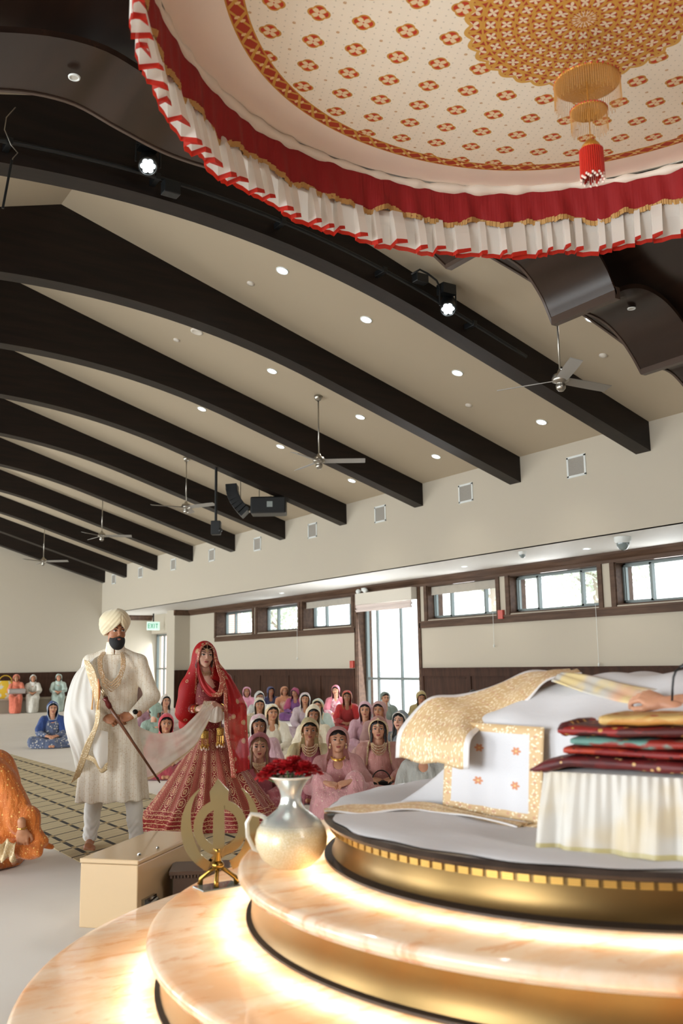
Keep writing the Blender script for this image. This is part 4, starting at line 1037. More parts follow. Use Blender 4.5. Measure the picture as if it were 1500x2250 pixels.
def snet(F, lo, hi, h):
    """surface net of F < 0"""
    lo = np.array(lo, float); n = np.maximum(3, np.ceil((np.array(hi)-lo)/h).astype(int)+1)
    ax = [lo[i]+h*np.arange(n[i]) for i in range(3)]
    G = np.meshgrid(*ax, indexing='ij', sparse=True)
    V = np.broadcast_to(F(G), tuple(n)).astype(np.float32)
    S = V < 0
    c = tuple(n-1); cnt = np.zeros(c, np.float32); acc = np.zeros(c+(3,), np.float32)
    for axis in range(3):
        for da in (0, 1):
            for db in (0, 1):
                o = [0, 0, 0]; oth = [i for i in range(3) if i != axis]; o[oth[0]] = da; o[oth[1]] = db
                s0 = tuple(slice(o[i], o[i]+c[i]) for i in range(3)); o2 = list(o); o2[axis] = 1
                s1 = tuple(slice(o2[i], o2[i]+c[i]) for i in range(3))
                m = S[s0] != S[s1]
                if not m.any(): continue
                v0, v1 = V[s0][m], V[s1][m]; t = v0/(v0-v1)
                p = np.empty((len(t), 3), np.float32); p[:, axis] = t; p[:, oth[0]] = da; p[:, oth[1]] = db
                acc[m] += p; cnt[m] += 1
    act = cnt > 0; idx = -np.ones(c, np.int64); idx[act] = np.arange(act.sum())
    I = np.argwhere(act); VV = lo+(I+acc[act]/cnt[act][:, None])*h
    Fs = []
    for axis in range(3):
        oth = [i for i in range(3) if i != axis]
        s0 = [slice(1, -1)]*3; s1 = [slice(1, -1)]*3; s0[axis] = slice(0, c[axis]); s1[axis] = slice(1, c[axis]+1)
        for q in oth: s0[q] = s1[q] = slice(1, c[q])
        a, b = S[tuple(s0)], S[tuple(s1)]; m = a != b; E = np.argwhere(m)
        if not len(E): continue
        E[:, oth[0]] += 1; E[:, oth[1]] += 1
        sg = a[m]
        def at(d0, d1):
            J = E.copy(); J[:, oth[0]] += d0; J[:, oth[1]] += d1; return idx[J[:, 0], J[:, 1], J[:, 2]]
        q = np.stack([at(-1, -1), at(0, -1), at(0, 0), at(-1, 0)], 1)
        if axis == 1: sg = ~sg
        q[~sg] = q[~sg][:, ::-1]; Fs.append(q)
    Fc = np.concatenate(Fs) if Fs else np.zeros((0, 4), int)
    Fc = Fc[(Fc >= 0).all(1)]
    return VV.astype(float), Fc
def smooth_mesh(V, F, it=1, lam=.5):
    for _ in range(it):
        acc = np.zeros_like(V); cnt = np.zeros(len(V))
        for a, b in ((0, 1), (1, 2), (2, 3), (3, 0)):
            np.add.at(acc, F[:, a], V[F[:, b]]); np.add.at(acc, F[:, b], V[F[:, a]]); np.add.at(cnt, F[:, a], 1); np.add.at(cnt, F[:, b], 1)
        V = V*(1-lam)+lam*acc/np.maximum(cnt, 1)[:, None]
    return V
def smooth_border(V, F, it=5):
    E = np.concatenate([F[:, [0, 1]], F[:, [1, 2]], F[:, [2, 3]], F[:, [3, 0]]]); E.sort(1)
    key = E[:, 0].astype(np.int64)*(len(V)+1)+E[:, 1]; u, ix, ct = np.unique(key, return_index=True, return_counts=True); B = E[ix[ct == 1]]
    V = V.copy()
    for _ in range(it):
        acc = np.zeros_like(V); n = np.zeros(len(V)); np.add.at(acc, B[:, 0], V[B[:, 1]]); np.add.at(acc, B[:, 1], V[B[:, 0]]); np.add.at(n, B[:, 0], 1); np.add.at(n, B[:, 1], 1)
        m = n > 0; V[m] = .4*V[m]+.6*acc[m]/n[m][:, None]
    return V
def cone(zs, rxs, rys, cx=0, cy=0, rot=0, cxs=None, cys=None):
    """robe-like solid: ellipse sections along z"""
    zs = list(zs); cr, sr = cos(rot), sin(rot)
    def f(P):
        x, y, z = P; rx = np.interp(z, zs, rxs); ry = np.interp(z, zs, rys)
        ox = np.interp(z, zs, cxs) if cxs is not None else cx; oy = np.interp(z, zs, cys) if cys is not None else cy
        X_ = x-ox; Y_ = y-oy; a = X_*cr+Y_*sr; b = Y_*cr-X_*sr
        d = (np.sqrt((a/rx)**2+(b/ry)**2)-1)*np.minimum(rx, ry)
        return np.maximum(d, np.maximum(zs[0]-z, z-zs[-1]))
    m = max(max(rxs), max(rys)); ax = cxs if cxs is not None else [cx]; ay = cys if cys is not None else [cy]
    f.bb = (np.array((min(ax)-m, min(ay)-m, zs[0])), np.array((max(ax)+m, max(ay)+m, zs[-1]))); return f
def union(prims, k=.02):
    """prims: list of f or (f, k)"""
    def F(P):
        d = None
        for p in prims:
            f, kk = p if isinstance(p, tuple) else (p, k)
            v = f(P); d = v if d is None else smin(d, v, kk)
        return d
    return F
def bounds(prims, pad=.03):
    B = [(p[0] if isinstance(p, tuple) else p).bb for p in prims]
    return np.min([b[0] for b in B], 0)-pad, np.max([b[1] for b in B], 0)+pad
def cut_faces(V, F, keep):
    c = V[F].mean(1); m = keep(c); F = F[m]; u = np.unique(F); r = -np.ones(len(V), int); r[u] = np.arange(len(u)); return V[u], r[F]
def mesh_np(name, V, F, m, parent, smooth=True, solid=0, fm=None):
    me = bpy.data.meshes.new(name)
    nf = len(F); me.vertices.add(len(V)); me.vertices.foreach_set('co', np.asarray(V, np.float32).ravel())
    me.loops.add(nf*4); me.loops.foreach_set('vertex_index', np.asarray(F, np.int32).ravel())
    me.polygons.add(nf); me.polygons.foreach_set('loop_start', np.arange(nf, dtype=np.int32)*4); 
    try: me.polygons.foreach_set('loop_total', np.full(nf, 4, np.int32))
    except Exception: pass
    if smooth: me.polygons.foreach_set('use_smooth', np.ones(nf, bool))
    ms = m if isinstance(m, (list, tuple)) else [m]
    for q in ms: me.materials.append(q)
    if fm is not None: me.polygons.foreach_set('material_index', np.asarray(fm, np.int32))
    me.update(calc_edges=True); me.validate()
    o = bpy.data.objects.new(name, me); COL.objects.link(o)
    if parent: o.parent = parent
    if solid:
        b = o.modifiers.new('t', 'SOLIDIFY'); b.thickness = solid; b.offset = -1
    return o
def rotm(rx=0, ry=0, rz=0):
    cx, sx, cy, sy, cz, sz = cos(rx), sin(rx), cos(ry), sin(ry), cos(rz), sin(rz)
    return np.array(((cz, -sz, 0), (sz, cz, 0), (0, 0, 1)))@np.array(((cy, 0, sy), (0, 1, 0), (-sy, 0, cy)))@np.array(((1, 0, 0), (0, cx, -sx), (0, sx, cx)))

# ------------------------------------------------------------------ head template (looks along -y, chin at z = -.118)
def head_sdf(male=False):
    j = 1.12 if male else 1.0
    P = [el((0, .018, .032), (.073, .09, .076)), (el((0, -.028, -.022), (.057, .055, .078)), .03), (el((0, -.034, -.076), (.038*j, .04, .034)), .03),
         (el((0, -.071, -.1), (.016*j, .013, .014)), .022), (el((.036, -.052, -.03), (.022, .02, .022)), .02), (el((-.036, -.052, -.03), (.022, .02, .022)), .02),
         (cap((-.034, -.073, .026), (.034, -.073, .026), .011), .018),
         (cap((0, .022, -.06), (0, .04, -.2), .05*j, .047*j), .03)]
    soc = [el((s*.031, -.096, .006), (.018, .016, .013)) for s in (-1, 1)]
    post = [(cap((0, -.081, .014), (0, -.103, -.024), .007, .0105), .012), (el((.011, -.094, -.03), (.008, .009, .006)), .006), (el((-.011, -.094, -.03), (.008, .009, .006)), .006),
            (el((0, -.0845, -.056), (.021, .010, .005)), .004), (el((0, -.083, -.0655), (.018, .010, .006)), .004),
            (el((.071, .012, -.004), (.009, .018, .028)), .006), (el((-.071, .012, -.004), (.009, .018, .028)), .006)]
    base = union(P)
    def F(G):
        d = base(G)
        for s in soc: d = smax(d, -s(G), .012)
        for f, k in post: d = smin(d, f(G), k)
        return d
    return F
def head_mesh(male=False, h=.0036):
    V, F = snet(head_sdf(male), (-.095, -.125, -.19), (.095, .12, .12), h); V = smooth_mesh(V, F, 1, .35)
    c = V[F].mean(1)
    lip = (np.abs(c[:, 0]) < .021*(1-(np.abs(c[:, 2]+.061)/.0125)**2*.75)) & (c[:, 2] > -.071) & (c[:, 2] < -.0525) & (c[:, 1] < -.079)
    fm = np.where(lip, 1, 0)
    b = MB()      # eyes, brows
    for s in (-1, 1):
        b.ball((s*.031, -.0735, .0055), (.0142, .0132, .0088), 14, 2)
        b.ball((s*.031+.0008, -.0832, .0058), (.0064, .0044, .0066), 12, 3)
        # upper lash line and brow
        arc = [(s*.031+(t*.0175), -.0862+.35*abs(t)**2*.02, .0128-.0085*abs(t)**2.2) for t in np.linspace(-1, 1, 9)]
        b.tube(arc, [.0011, .0019, .0024, .0026, .0026, .0026, .0024, .0022, .0016], 6, 3)
        arc = [(s*(.0125+.036*t), -.0905+.013*t*t+.002*(1-t), .0255+.008*sin(t*PI*.75)) for t in np.linspace(0, 1, 9)]
        b.tube(arc, [.0024, .0031, .0034, .0034, .0031, .0027, .0022, .0017, .001] if not male else [.003, .0042, .0046, .0046, .0042, .0036, .003, .0022, .0014], 6, 3)
    b.tube([(x, -.0905+.6*x*x*20*.02, -.0608) for x in np.linspace(-.019, .019, 7)], [.0004, .0012, .0014, .0013, .0014, .0012, .0004], 5, 4)
    bv = np.concatenate(b.v); n0 = len(V)
    quads = [f if len(f) == 4 else None for f in b.f]; Q = [f for f in b.f if len(f) == 4]; Qm = [m for f, m in zip(b.f, b.m) if len(f) == 4]
    return np.concatenate([V, bv]), np.concatenate([F, np.array(Q)+n0]), np.concatenate([fm, Qm])
HEADS = {}
def get_head(male=False, fine=True):
    k = (male, fine)
    if k not in HEADS: HEADS[k] = head_mesh(male, .0036 if fine else .0058)
    return HEADS[k]
# hand template: right hand, wrist at origin, fingers towards -y, palm down (-z), thumb on +x side
def hand_mesh(curl=.5, h=.0042, spread=1.0, closed=False):
    P = [el((0, -.045, 0), (.04, .048, .014)), (cap((0, .05, 0), (0, -.01, 0), .026, .024), .02), (cap((.022, -.02, -.004), (.034, -.045, -.008), .014, .012), .015)]
    base = union(P, .015); fing = []
    for i, (x, L) in enumerate(((.029, .072), (.010, .080), (-.010, .074), (-.028, .058))):
        a = np.array((x, -.083+abs(x-.005)*.25, 0)); d = np.array((spread*x*.9, -1, 0)); d /= np.linalg.norm(d); q = a-d*.02; pts = [q, a]; ang = -curl*.5
        for k, f in enumerate((.46, .30, .24)):
            ang -= curl*(.55+.15*k); dd = np.array((d[0], d[1]*cos(ang), sin(ang))); pts.append(pts[-1]+dd*L*f)
        rr = (.0098, .0094, .0084, .0076, .0064); s = 1 if i < 3 else .9
        fing.append([cap(pts[k], pts[k+1], rr[k]*s, rr[k+1]*s) for k in range(4)])
    th = [np.array((.026, -.022, -.004)), np.array((.05, -.05, -.012)), np.array((.056, -.078, -.018-.01*curl)), np.array((.05-.01*curl, -.1, -.024-.02*curl))]
    fing.append([cap(th[0], th[1], .0125, .011), cap(th[1], th[2], .011, .0095), cap(th[2], th[3], .0095, .008)])
    def F(G):
        d = base(G)
        for f in fing:
            e = f[0](G)
            for g in f[1:]: e = smin(e, g(G), .004)
            d = smin(d, e, .005)
        return d
    allp = P+[(g, 0) for f in fing for g in f]; lo, hi = bounds(allp, .015)
    V, Q = snet(F, lo, hi, h); return V, Q
HANDS = {}
def get_hand(curl, h=.0042):
    if (curl, h) not in HANDS: HANDS[(curl, h)] = hand_mesh(curl, h)
    return HANDS[(curl, h)]
def frame_from(yneg, up):
    """rotation whose -y axis points along yneg and +z close to up"""
    y = -np.array(yneg, float); y /= np.linalg.norm(y); z = np.array(up, float); z = z-y*(z@y); z /= np.linalg.norm(z); x = np.cross(y, z)
    return np.stack([x, y, z], 1)
def place(M, V, t): return V@M.T+np.array(t)

SKINS = {'fair': '#d9ab90', 'light': '#cc9a7a', 'tan': '#b98663', 'brown': '#a07052', 'pale': '#dfb7a2', 'groom': '#a5714f'}
lip_m = {'rose': mat('lip_rose', '#a2504a', .45), 'nude': mat('lip_nude', '#9c6250', .5)}
eyew_m = mat('eye_white', '#cfc6bf', .3); dark_m = mat('brow_black', '#16100d', .6); mouth_m = mat('mouth_line', '#5e2c26', .7)
def skin_m(k): return mat('skin_'+k, SKINS[k], .5, sss=.12, fn=lambda N: N.base(N.mix(N.noise(14, 3), SKINS[k], tuple(np.array([int(SKINS[k][i:i+2], 16) for i in (1, 3, 5)])/255*np.array((.93, .86, .84))))))
def hair_m(k='black'):
    c = {'black': '#15100e', 'brown': '#3a241a', 'blond': '#8a6e50', 'dark': '#221712'}[k]
    return mat('hair_'+k, c, .45, fn=lambda N: N.bump(N.noise(40, 2, N.vec(*(q*s for q, s in zip(N.xyz(), (4, 4, .6))))), .5, .006))
def cloth(name, c, c2=None, dot=None, scale=30, sparkle=None, alpha=None, rough=.75, dsize=.18):
    """woven cloth; optional second colour blotches, woven dots and sparkle"""
    def fn(N):
        k = N.noise(12, 4); a = N.mix(k.ss(.35, .7), c, c2 if c2 else c)
        if dot:
            x, y, z = N.xyz(); v = N.voro(scale); a = N.mix(v.lt(dsize), a, dot)
        if sparkle: a = N.mix(N.voro(scale*3.3).lt(.16), a, sparkle)
        N.base(a); N.bump(N.noise(11, 4, N.vec(*(q*s for q, s in zip(N.xyz(), (1.8, 1.8, .45))))), .75, .035)
    if alpha: return sheer(name, c, alpha, rough, fn)
    return mat(name, c, rough, sheen=.25, fn=fn)
def fold_field(amp=.006, f=38, seed=0):
    r = random.Random(seed); a, b, c = r.uniform(0, 6), r.uniform(0, 6), r.uniform(.7, 1.3)
    def g(P):
        x, y, z = P; return amp*(np.sin(f*c*(x*.9+.25*z)+3*np.sin(5*z+a)+a)*.6+np.sin(f*1.7*(y*.8-.3*z+.4*x)+b)*.4)
    return g
def body_with_head(name, parent, bodyP, head_pos, head_R, hands, skin, male=False, fine=True, lip='rose', h=.013, hs=1.0):
    """one mesh: coarse limbs and torso, fine head and hands"""
    lo, hi = bounds(bodyP, .03); V, F = snet(union(bodyP, .03), lo, hi, h); V = smooth_mesh(V, F, 1)
    HV, HF, Hm = get_head(male, fine); Vs = [V]; Fs = [F]; Ms = [np.zeros(len(F), int)]; n = len(V)
    Vs.append(place(head_R@np.diag((1.0, 1.0, 1.0) if male else (1.07, 1.02, .95)), HV, head_pos)); Fs.append(HF+n); Ms.append(Hm); n += len(HV)
    for curl, pos, R, mir in hands:
        A, B = get_hand(curl, .0042 if fine else .007); A = A.copy()
        if mir: A[:, 0] *= -1; B = B[:, ::-1]
        Vs.append(place(R, A, pos)); Fs.append(B+n); Ms.append(np.zeros(len(B), int)); n += len(A)
    return mesh_np(name, np.concatenate(Vs), np.concatenate(Fs), [skin_m(skin), lip_m[lip], eyew_m, dark_m, mouth_m], parent, fm=np.concatenate(Ms))
def add_sdf(name, prims, m, parent, h=.011, k=.02, cut=None, fold=None, smooth=1, keep=None, solid=0, pad=.03, fm=None):
    lo, hi = bounds(prims, pad); U = union(prims, k)
    def F(G):
        d = U(G)
        if fold: d = d+fold(G)
        if cut: d = np.maximum(d, cut(G))
        return d
    V, Q = snet(F, lo, hi, h)
    if smooth: V = smooth_mesh(V, Q, smooth)
    if keep:
        V, Q = cut_faces(V, Q, keep); V = smooth_border(V, Q, 5)
    o = mesh_np(name, V, Q, m, parent, solid=solid, fm=None if fm is None else fm(V[Q].mean(1)))
    return o
def hair_cap(m, parent, C, R, h=.006, long=None, vol=1.0, fine=True):
    """hair: cap pulled back from a centre parting; long adds locks falling beside the face"""
    def loc(P):   # world -> head coordinates
        x, y, z = sub3(P, C); return [R[0, i]*x+R[1, i]*y+R[2, i]*z for i in range(3)]
    base = el((0, .02, .036), (.0785*vol, .094*vol, .08*vol)); bun = el((0, .095, .0), (.045, .035, .045))
    def F(P):
        q = loc(P); d = smin(base(q), bun(q), .02)
        # face opening: remove in front below the hairline
        face = smax(q[1]+.045-.0*q[2], (np.abs(q[0])*.55+q[2])-.066, .012); face = np.maximum(face, -1)
        op = np.minimum(0, 0)
        d = np.maximum(d, -np.maximum(q[1]+.03, (np.abs(q[0])*.95+q[2]-.066)))    # front and below hairline
        d = np.maximum(d, -np.maximum(q[1]+.0, (q[2]-.0)))
        d = np.maximum(d, -(q[2]+.09)*1.0)
        if long:
            for s in (-1, 1):
                l = union([cap((s*.060, -.03, .05), (s*.074, -.03, -.02), .014, .015), cap((s*.074, -.03, -.02), (s*.072, -.035, -.09), .015, .016), cap((s*.072, -.035, -.09), (s*.08, -.05, -long), .016, .008)], .01)
                e = l(q)+.002*np.sin(q[2]*70+s+q[0]*60); d = smin(d, e, .015)
        return d-.0005*np.sin(q[0]*600)
    r = .13; lo = np.array(C)-(r, r, r+(long or 0)*.95); hi = np.array(C)+r
    V, Q = snet(F, lo, hi, h); return mesh_np('hair', V, Q, m, parent)
def hood(name, m, parent, C, R, prims, open_w=.074, open_top=.088, open_bot=-.30, bot_w=.03, h=.009, size=(.098, .118, .108), keep_extra=None, fold=None, trim=None, low=None, back=.0, off=(0, .012, .022), k=.05, solid=.004):
    """cloth over the head falling on the shoulders, open in front of the face"""
    e = el(off, size)
    def loc(P):
        x, y, z = sub3(P, C); return [R[0, i]*x+R[1, i]*y+R[2, i]*z for i in range(3)]
    def hd(P): return e(loc(P))
    hd.bb = (np.array(C)-.14, np.array(C)+.14)
    allp = [hd]+[(p if isinstance(p, tuple) else (p, k)) for p in prims]
    lo, hi = bounds(allp, .03); U = union(allp, k)
    F = (lambda G: U(G)+fold(G)) if fold else U
    V, Q = snet(F, lo, hi, h); V = smooth_mesh(V, Q, 2)
    def keep(c):
        q = np.stack(loc(c.T), 1); z = q[:, 2]
        t = np.clip((z-open_bot)/(-.09-open_bot), 0, 1); w = np.where(z > -.09, open_w*np.sqrt(np.clip(1-((z+.005)/(open_top+.006))**2*(z > -.005), 0, 1)), bot_w+(open_w-bot_w)*t)
        front = (q[:, 1] < back) & (np.abs(q[:, 0]) < w) & (z < open_top) & (z > open_bot)
        ok = ~front
        if low is not None: ok &= c[:, 2] > low
        if keep_extra is not None: ok &= keep_extra(c, q)
        return ok
    V, Q = cut_faces(V, Q, keep)
    V = smooth_border(V, Q, 6)
    if trim is not None:
        q = np.stack(loc(V[Q].mean(1).T), 1); z = q[:, 2]; t = np.clip((z-open_bot)/(-.09-open_bot), 0, 1)
        w = np.where(z > -.09, open_w*np.sqrt(np.clip(1-((z+.005)/(open_top+.006))**2*(z > -.005), 0, 1)), bot_w+(open_w-bot_w)*t)
        fm = ((np.abs(q[:, 0]) < w+.018) & (q[:, 1] < 0.03) & (z < open_top+.02) & (z > open_bot-.01)).astype(int)
        return mesh_np(name, V, Q, [m, trim], parent, solid=solid, fm=fm)
    return mesh_np(name, V, Q, m, parent, solid=solid)
# ------------------------------------------------------------------ the couple
RV = np.array((R_[0], R_[1], 0.)); RV /= np.linalg.norm(RV); FV = np.array((-RV[1], RV[0], 0.))
def at_depth(px, py, D): return np.array((0, 0, CH))+ray(px, py)*D
gold_j = mat('gold_jewellery', '#c79a4e', .28, .9)
pearl_j = mat('pearl_gold_jewellery', '#d8c3a0', .3, .35, fn=lambda N: N.base(N.mix(N.voro(120).lt(.35), '#c7a67c', '#efe6da')))
def beads(b, pts, r, n, sq=1.0):
    pts = [np.array(p, float) for p in pts]; L = [0]
    for i in range(1, len(pts)): L.append(L[-1]+np.linalg.norm(pts[i]-pts[i-1]))
    for t in np.linspace(0, L[-1], n):
        i = min(max(np.searchsorted(L, t)-1, 0), len(pts)-2); u = (t-L[i])/(L[i+1]-L[i]+1e-9); b.ball(pts[i]*(1-u)+pts[i+1]*u, (r, r, r*sq), 7)
    return b
def cloth_sheet(name, rows, m, parent, nu=40, nv=24, solid=.0, sub=0, wav=None, uvs=None):
    """smooth sheet through a small grid of control points rows[i][j] (world/local 3-D)"""
    A = np.array(rows, float); a, b = A.shape[:2]
    def interp(A, n):
        k = A.shape[0]; out = []
        for q in np.linspace(0, k-1, n):
            i = min(int(q), k-2); u = q-i; g = lambda j: A[min(max(j, 0), k-1)]
            p0, p1, p2, p3 = g(i-1), g(i), g(i+1), g(i+2); out.append(.5*((2*p1)+(-p0+p2)*u+(2*p0-5*p1+4*p2-p3)*u*u+(-p0+3*p1-3*p2+p3)*u**3))
        return np.array(out)
    G = interp(A, nu); G = np.swapaxes(interp(np.swapaxes(G, 0, 1), nv), 0, 1)
    U, W = np.meshgrid(np.linspace(0, 1, nu), np.linspace(0, 1, nv), indexing='ij')
    if wav is not None: G = G+wav(U, W)
    return MB().grid(G, uv=np.stack([U, W], -1)).build(name, m, parent, smooth=True, solid=solid, sub=sub, fix=False)

# ---- groom
GD = 7.74
gr = np.array(((at_depth(246, 1858, GD))[0], (at_depth(246, 1858, GD))[1], 0.)); gr = on_z(248, 1862, 0); GD = float((gr-np.array((0, 0, CH)))@_f)
groom = empty('person', tuple(gr), 0, 'bearded man in cream turban and embroidered cream coat standing with a sheathed sword', 'person')
def G(px, py, d=0.0): return at_depth(px, py, GD)+FV*d-gr
GB = rotm(0, 0, -CAM_YAW+.22)     # body frame
def gb(x, y, z): return GB@np.array((x, y, z))
hc = G(255, 1386, .0); hR = rotm(0, 0, -CAM_YAW+.52)@rotm(.10, -.02, 0)
lsh, rsh = G(304, 1455, .03), G(200, 1455, -.01)
lel, rel = G(333, 1530, .02), G(172, 1532, .02)
lwr, rwr = G(303, 1569, -.20), G(246, 1574, -.21)
gp, gpk = G(275, 1573, -.25), None
bodyP = [cap(gb(0, .02, .95), gb(0, .02, 1.38), .11, .13), cap(lsh, rsh, .055), cap(G(253, 1440, .02), hc+np.array((0, 0, -.12)), .055, .052),
         cap(lsh, lel, .045, .038), cap(lel, lwr, .036, .026), cap(rsh, rel, .045, .038), cap(rel, rwr, .036, .026)]
fl, fr_ = G(298, 1846, 0), G(197, 1866, 0); fl[2] = fr_[2] = 0
for foot, s in ((fl, 1), (fr_, -1)):
    knee = gb(s*.115, -.01, .5); knee[:2] = knee[:2]*.5+foot[:2]*.5; q = lambda x, y, z: foot+GB@np.array((x, y, z))
    bodyP += [cap(gb(s*.1, .02, .92), knee, .075, .055), cap(knee, q(0, .04, .1), .05, .036), cap(q(0, .06, .04), q(s*.01, -.1, .028), .036, .028), cap(q(-.02, -.1, .02), q(.03, -.1, .018), .022, .02)]
    for k in range(5): bodyP.append((cap(q(-.035*s+.017*k*s, -.105, .015), q(-.038*s+.018*k*s, -.165+.012*k, .012), .014-.0015*k, .012-.0012*k), .006))
hands = [(1.15, rwr, frame_from(G(285, 1583, -.27)-rwr+np.array((0, 0, -.0)), FV*-.9+np.array((0, 0, .5))), False),
         (1.2, lwr, frame_from(G(268, 1580, -.25)-lwr, FV*-.8+np.array((0, 0, .55))), True)]
body_with_head('body', groom, bodyP, hc, hR, hands, 'groom', male=True, lip='nude', h=.011)
# beard and moustache
def HL(P, C, R):
    x, y, z = sub3(P, C); return [R[0, i]*x+R[1, i]*y+R[2, i]*z for i in range(3)]
def beard(P):
    q = HL(P, hc, hR); x, y, z = q; ax = np.abs(x)
    d = smin(el((0, -.034, -.078), (.064, .058, .058))(q), el((0, -.055, -.112), (.042, .036, .036))(q), .03)
    d = np.maximum(d, z-(-.036+np.clip((ax-.034)*2.6, 0, .07)))
    d = np.maximum(d, y-.02)
    d = smin(d, smin(cap((0, -.1, -.0445), (.027, -.088, -.054), .0065, .005)(q), cap((0, -.1, -.0445), (-.027, -.088, -.054), .0065, .005)(q), .003), .008)
    d = np.maximum(d, -el((0, -.104, -.0605), (.016, .02, .0065))(q))
    return d+.0012*np.sin(x*420+z*150)*np.sin(z*380)
V, Q = snet(beard, hc-.17, hc+.1, .0042); mesh_np('beard', V, Q, mat('beard_black', '#0e0b0a', .75), groom)
tur_m = mat('cream_turban_cloth', '#d9cba9', .8, sheen=.3)
def turban(P):
    q = HL(P, hc, hR); x, y, z = q; ax = np.abs(x)
    d = smin(el((-.006, .02, .076), (.122, .138, .096))(q), el((-.008, .055, .02), (.105, .1, .085))(q), .04)
    d = smin(d, el((.0, -.035, .098), (.07, .09, .08))(q), .03)
    s = (z-.070)+1.18*ax
    d = np.maximum(d, -np.maximum(np.maximum(s, y-.045), -1))            # open the forehead below the inverted V
    d = np.maximum(d, -(z+.055-.25*np.maximum(y, 0)))
    w = np.where(x > 0, s, (z-.070)-1.25*x)
    ph = 150*(z+1.2*ax+.35*(y+.1)); ph2 = 150*(z*.8+.9*ax)
    return d+.0030*np.abs(np.sin(ph*.5))*np.clip((z+.04)*20, 0, 1)-.0015+.004*((np.abs(x-.004) < .004)&(y < 0)&(z < .13))
V, Q = snet(turban, hc-.16, hc+.23, .0045); V = smooth_mesh(V, Q, 1, .3); mesh_np('turban', V, Q, tur_m, groom)
# coat
def sher_fn(N):
    x, y, z = N.xyz(); u = (x*.98-y*.2); st = abs(((u*30).fr()-.5)).lt(.1); n = N.voro(60).lt(.28); m2 = N.voro(19).lt(.17)
    c = N.mix(st*.4, '#e2d9c8', '#cdbb9d'); c = N.mix(n*.5, c, '#c4aa80'); c = N.mix(m2*.6, c, '#efe8da'); N.base(c); N.bump(N.noise(90, 2), .3, .003)
sher_m = mat('embroidered_cream_coat', '#ddd3c0', .7, fn=sher_fn)
tc = G(249, 1500)[:2]; hemc = G(246, 1745)[:2]; wst = G(250, 1575)[:2]
ang_ = -CAM_YAW+.22
coat = [cone([.375, .6, .85, 1.03, 1.2, 1.37, 1.46, 1.54], [.285, .262, .215, .178, .19, .20, .17, .07], [.185, .175, .15, .128, .135, .13, .105, .065], rot=ang_, cxs=[hemc[0], hemc[0], (hemc[0]+wst[0])/2, wst[0], tc[0], tc[0], tc[0], tc[0]], cys=[hemc[1], hemc[1], (hemc[1]+wst[1])/2, wst[1], tc[1], tc[1], tc[1], tc[1]]),
        (cap(lsh, lel, .062, .060), .03), (cap(lel, lwr+(lwr-lel)*-.08, .064, .043), .02), (cap(rsh, rel, .062, .060), .03), (cap(rel, rwr+(rwr-rel)*-.08, .064, .043), .02), (cap(lsh, G(256, 1434, .02), .056, .062), .03), (cap(rsh, G(252, 1434, .02), .056, .062), .03)]
def coat_fold(P):
    x, y, z = P; a = np.arctan2(y-tc[1]*.0, x); return .007*np.sin(a*13+2*z)*np.clip((.95-z)/.5, 0, 1)
add_sdf('coat', coat, sher_m, groom, h=.010, fold=coat_fold)
add_sdf('collar', [cone([1.52, 1.625], [.082, .068], [.076, .064], rot=ang_, cx=hc[0]*.7+tc[0]*.3, cy=hc[1]*.7+tc[1]*.3)], sher_m, groom, h=.007, cut=lambda P: -np.maximum(np.abs((P[0]-(hc[0]+tc[0])/2)*GB[0, 0]+(P[1]-(hc[1]+tc[1])/2)*GB[1, 0])-.004, (P[0]-hc[0])*GB[0, 1]+(P[1]-hc[1])*GB[1, 1]))
# placket, buttons
# trousers
tr = []
for foot, s in ((fl, 1), (fr_, -1)):
    knee = gb(s*.115, -.01, .5); knee[:2] = knee[:2]*.5+foot[:2]*.5; ank = foot+GB@np.array((0, .04, .085))
    tr += [(cap(gb(s*.11, .02, .8), knee, .1, .085), .02), (cap(knee, ank, .082, .055), .02)]
add_sdf('trousers', tr, mat('white_trousers', '#dcdad4', .8, sheen=.2), groom, h=.010, fold=lambda P: .006*np.sin(95*P[2]+8*np.sin(P[0]*30))*np.clip((.34-P[2])/.2, 0, 1)+.003*np.sin(40*P[2]+30*P[0]), keep=lambda c: c[:, 2] > .05)
# shawl over his right shoulder, with gold edge, falling in front of the arm
sh_m = sheer('white_organza', '#ece9e2', .965, .7)
def edge_fn(N):
    x, y, z = N.xyz(); v = N.voro(70); N.base(N.mix(v.lt(.3), '#cdb48a', '#f1e4c6')); N.bump(v, .5, .004)
ed_m = mat('gold_lace_edge', '#c6ab7e', .5, .15, fn=edge_fn)
rows = [[G(230, 1438, .10), G(224, 1440, -.02), G(214, 1448, -.10), G(212, 1466, -.15)],
        [G(190, 1462, .12), G(193, 1456, -.02), G(200, 1462, -.13), G(222, 1490, -.19)],
        [G(160, 1500, .12), G(166, 1490, -.08), G(190, 1500, -.17), G(228, 1520, -.21)],
        [G(146, 1580, .10), G(152, 1560, -.14), G(188, 1550, -.24), G(236, 1548, -.28)],
        [G(153, 1640, .06), G(165, 1610, -.18), G(200, 1580, -.29), G(240, 1572, -.30)],
        [G(162, 1680, .04), G(180, 1655, -.16), G(205, 1620, -.27), G(236, 1590, -.29)],
        [G(172, 1706, .0), G(186, 1694, -.12), G(206, 1664, -.22), G(226, 1625, -.26)]]
wv = lambda U, W: (np.sin(W*22+U*4)*.014*np.clip(U*1.5, .15, 1)+np.sin(W*47-U*7)*.006+np.sin(U*9+W*4)*.012)[..., None]*(-FV)
cloth_sheet('shawl', rows, sh_m, groom, 60, 40, wav=wv)
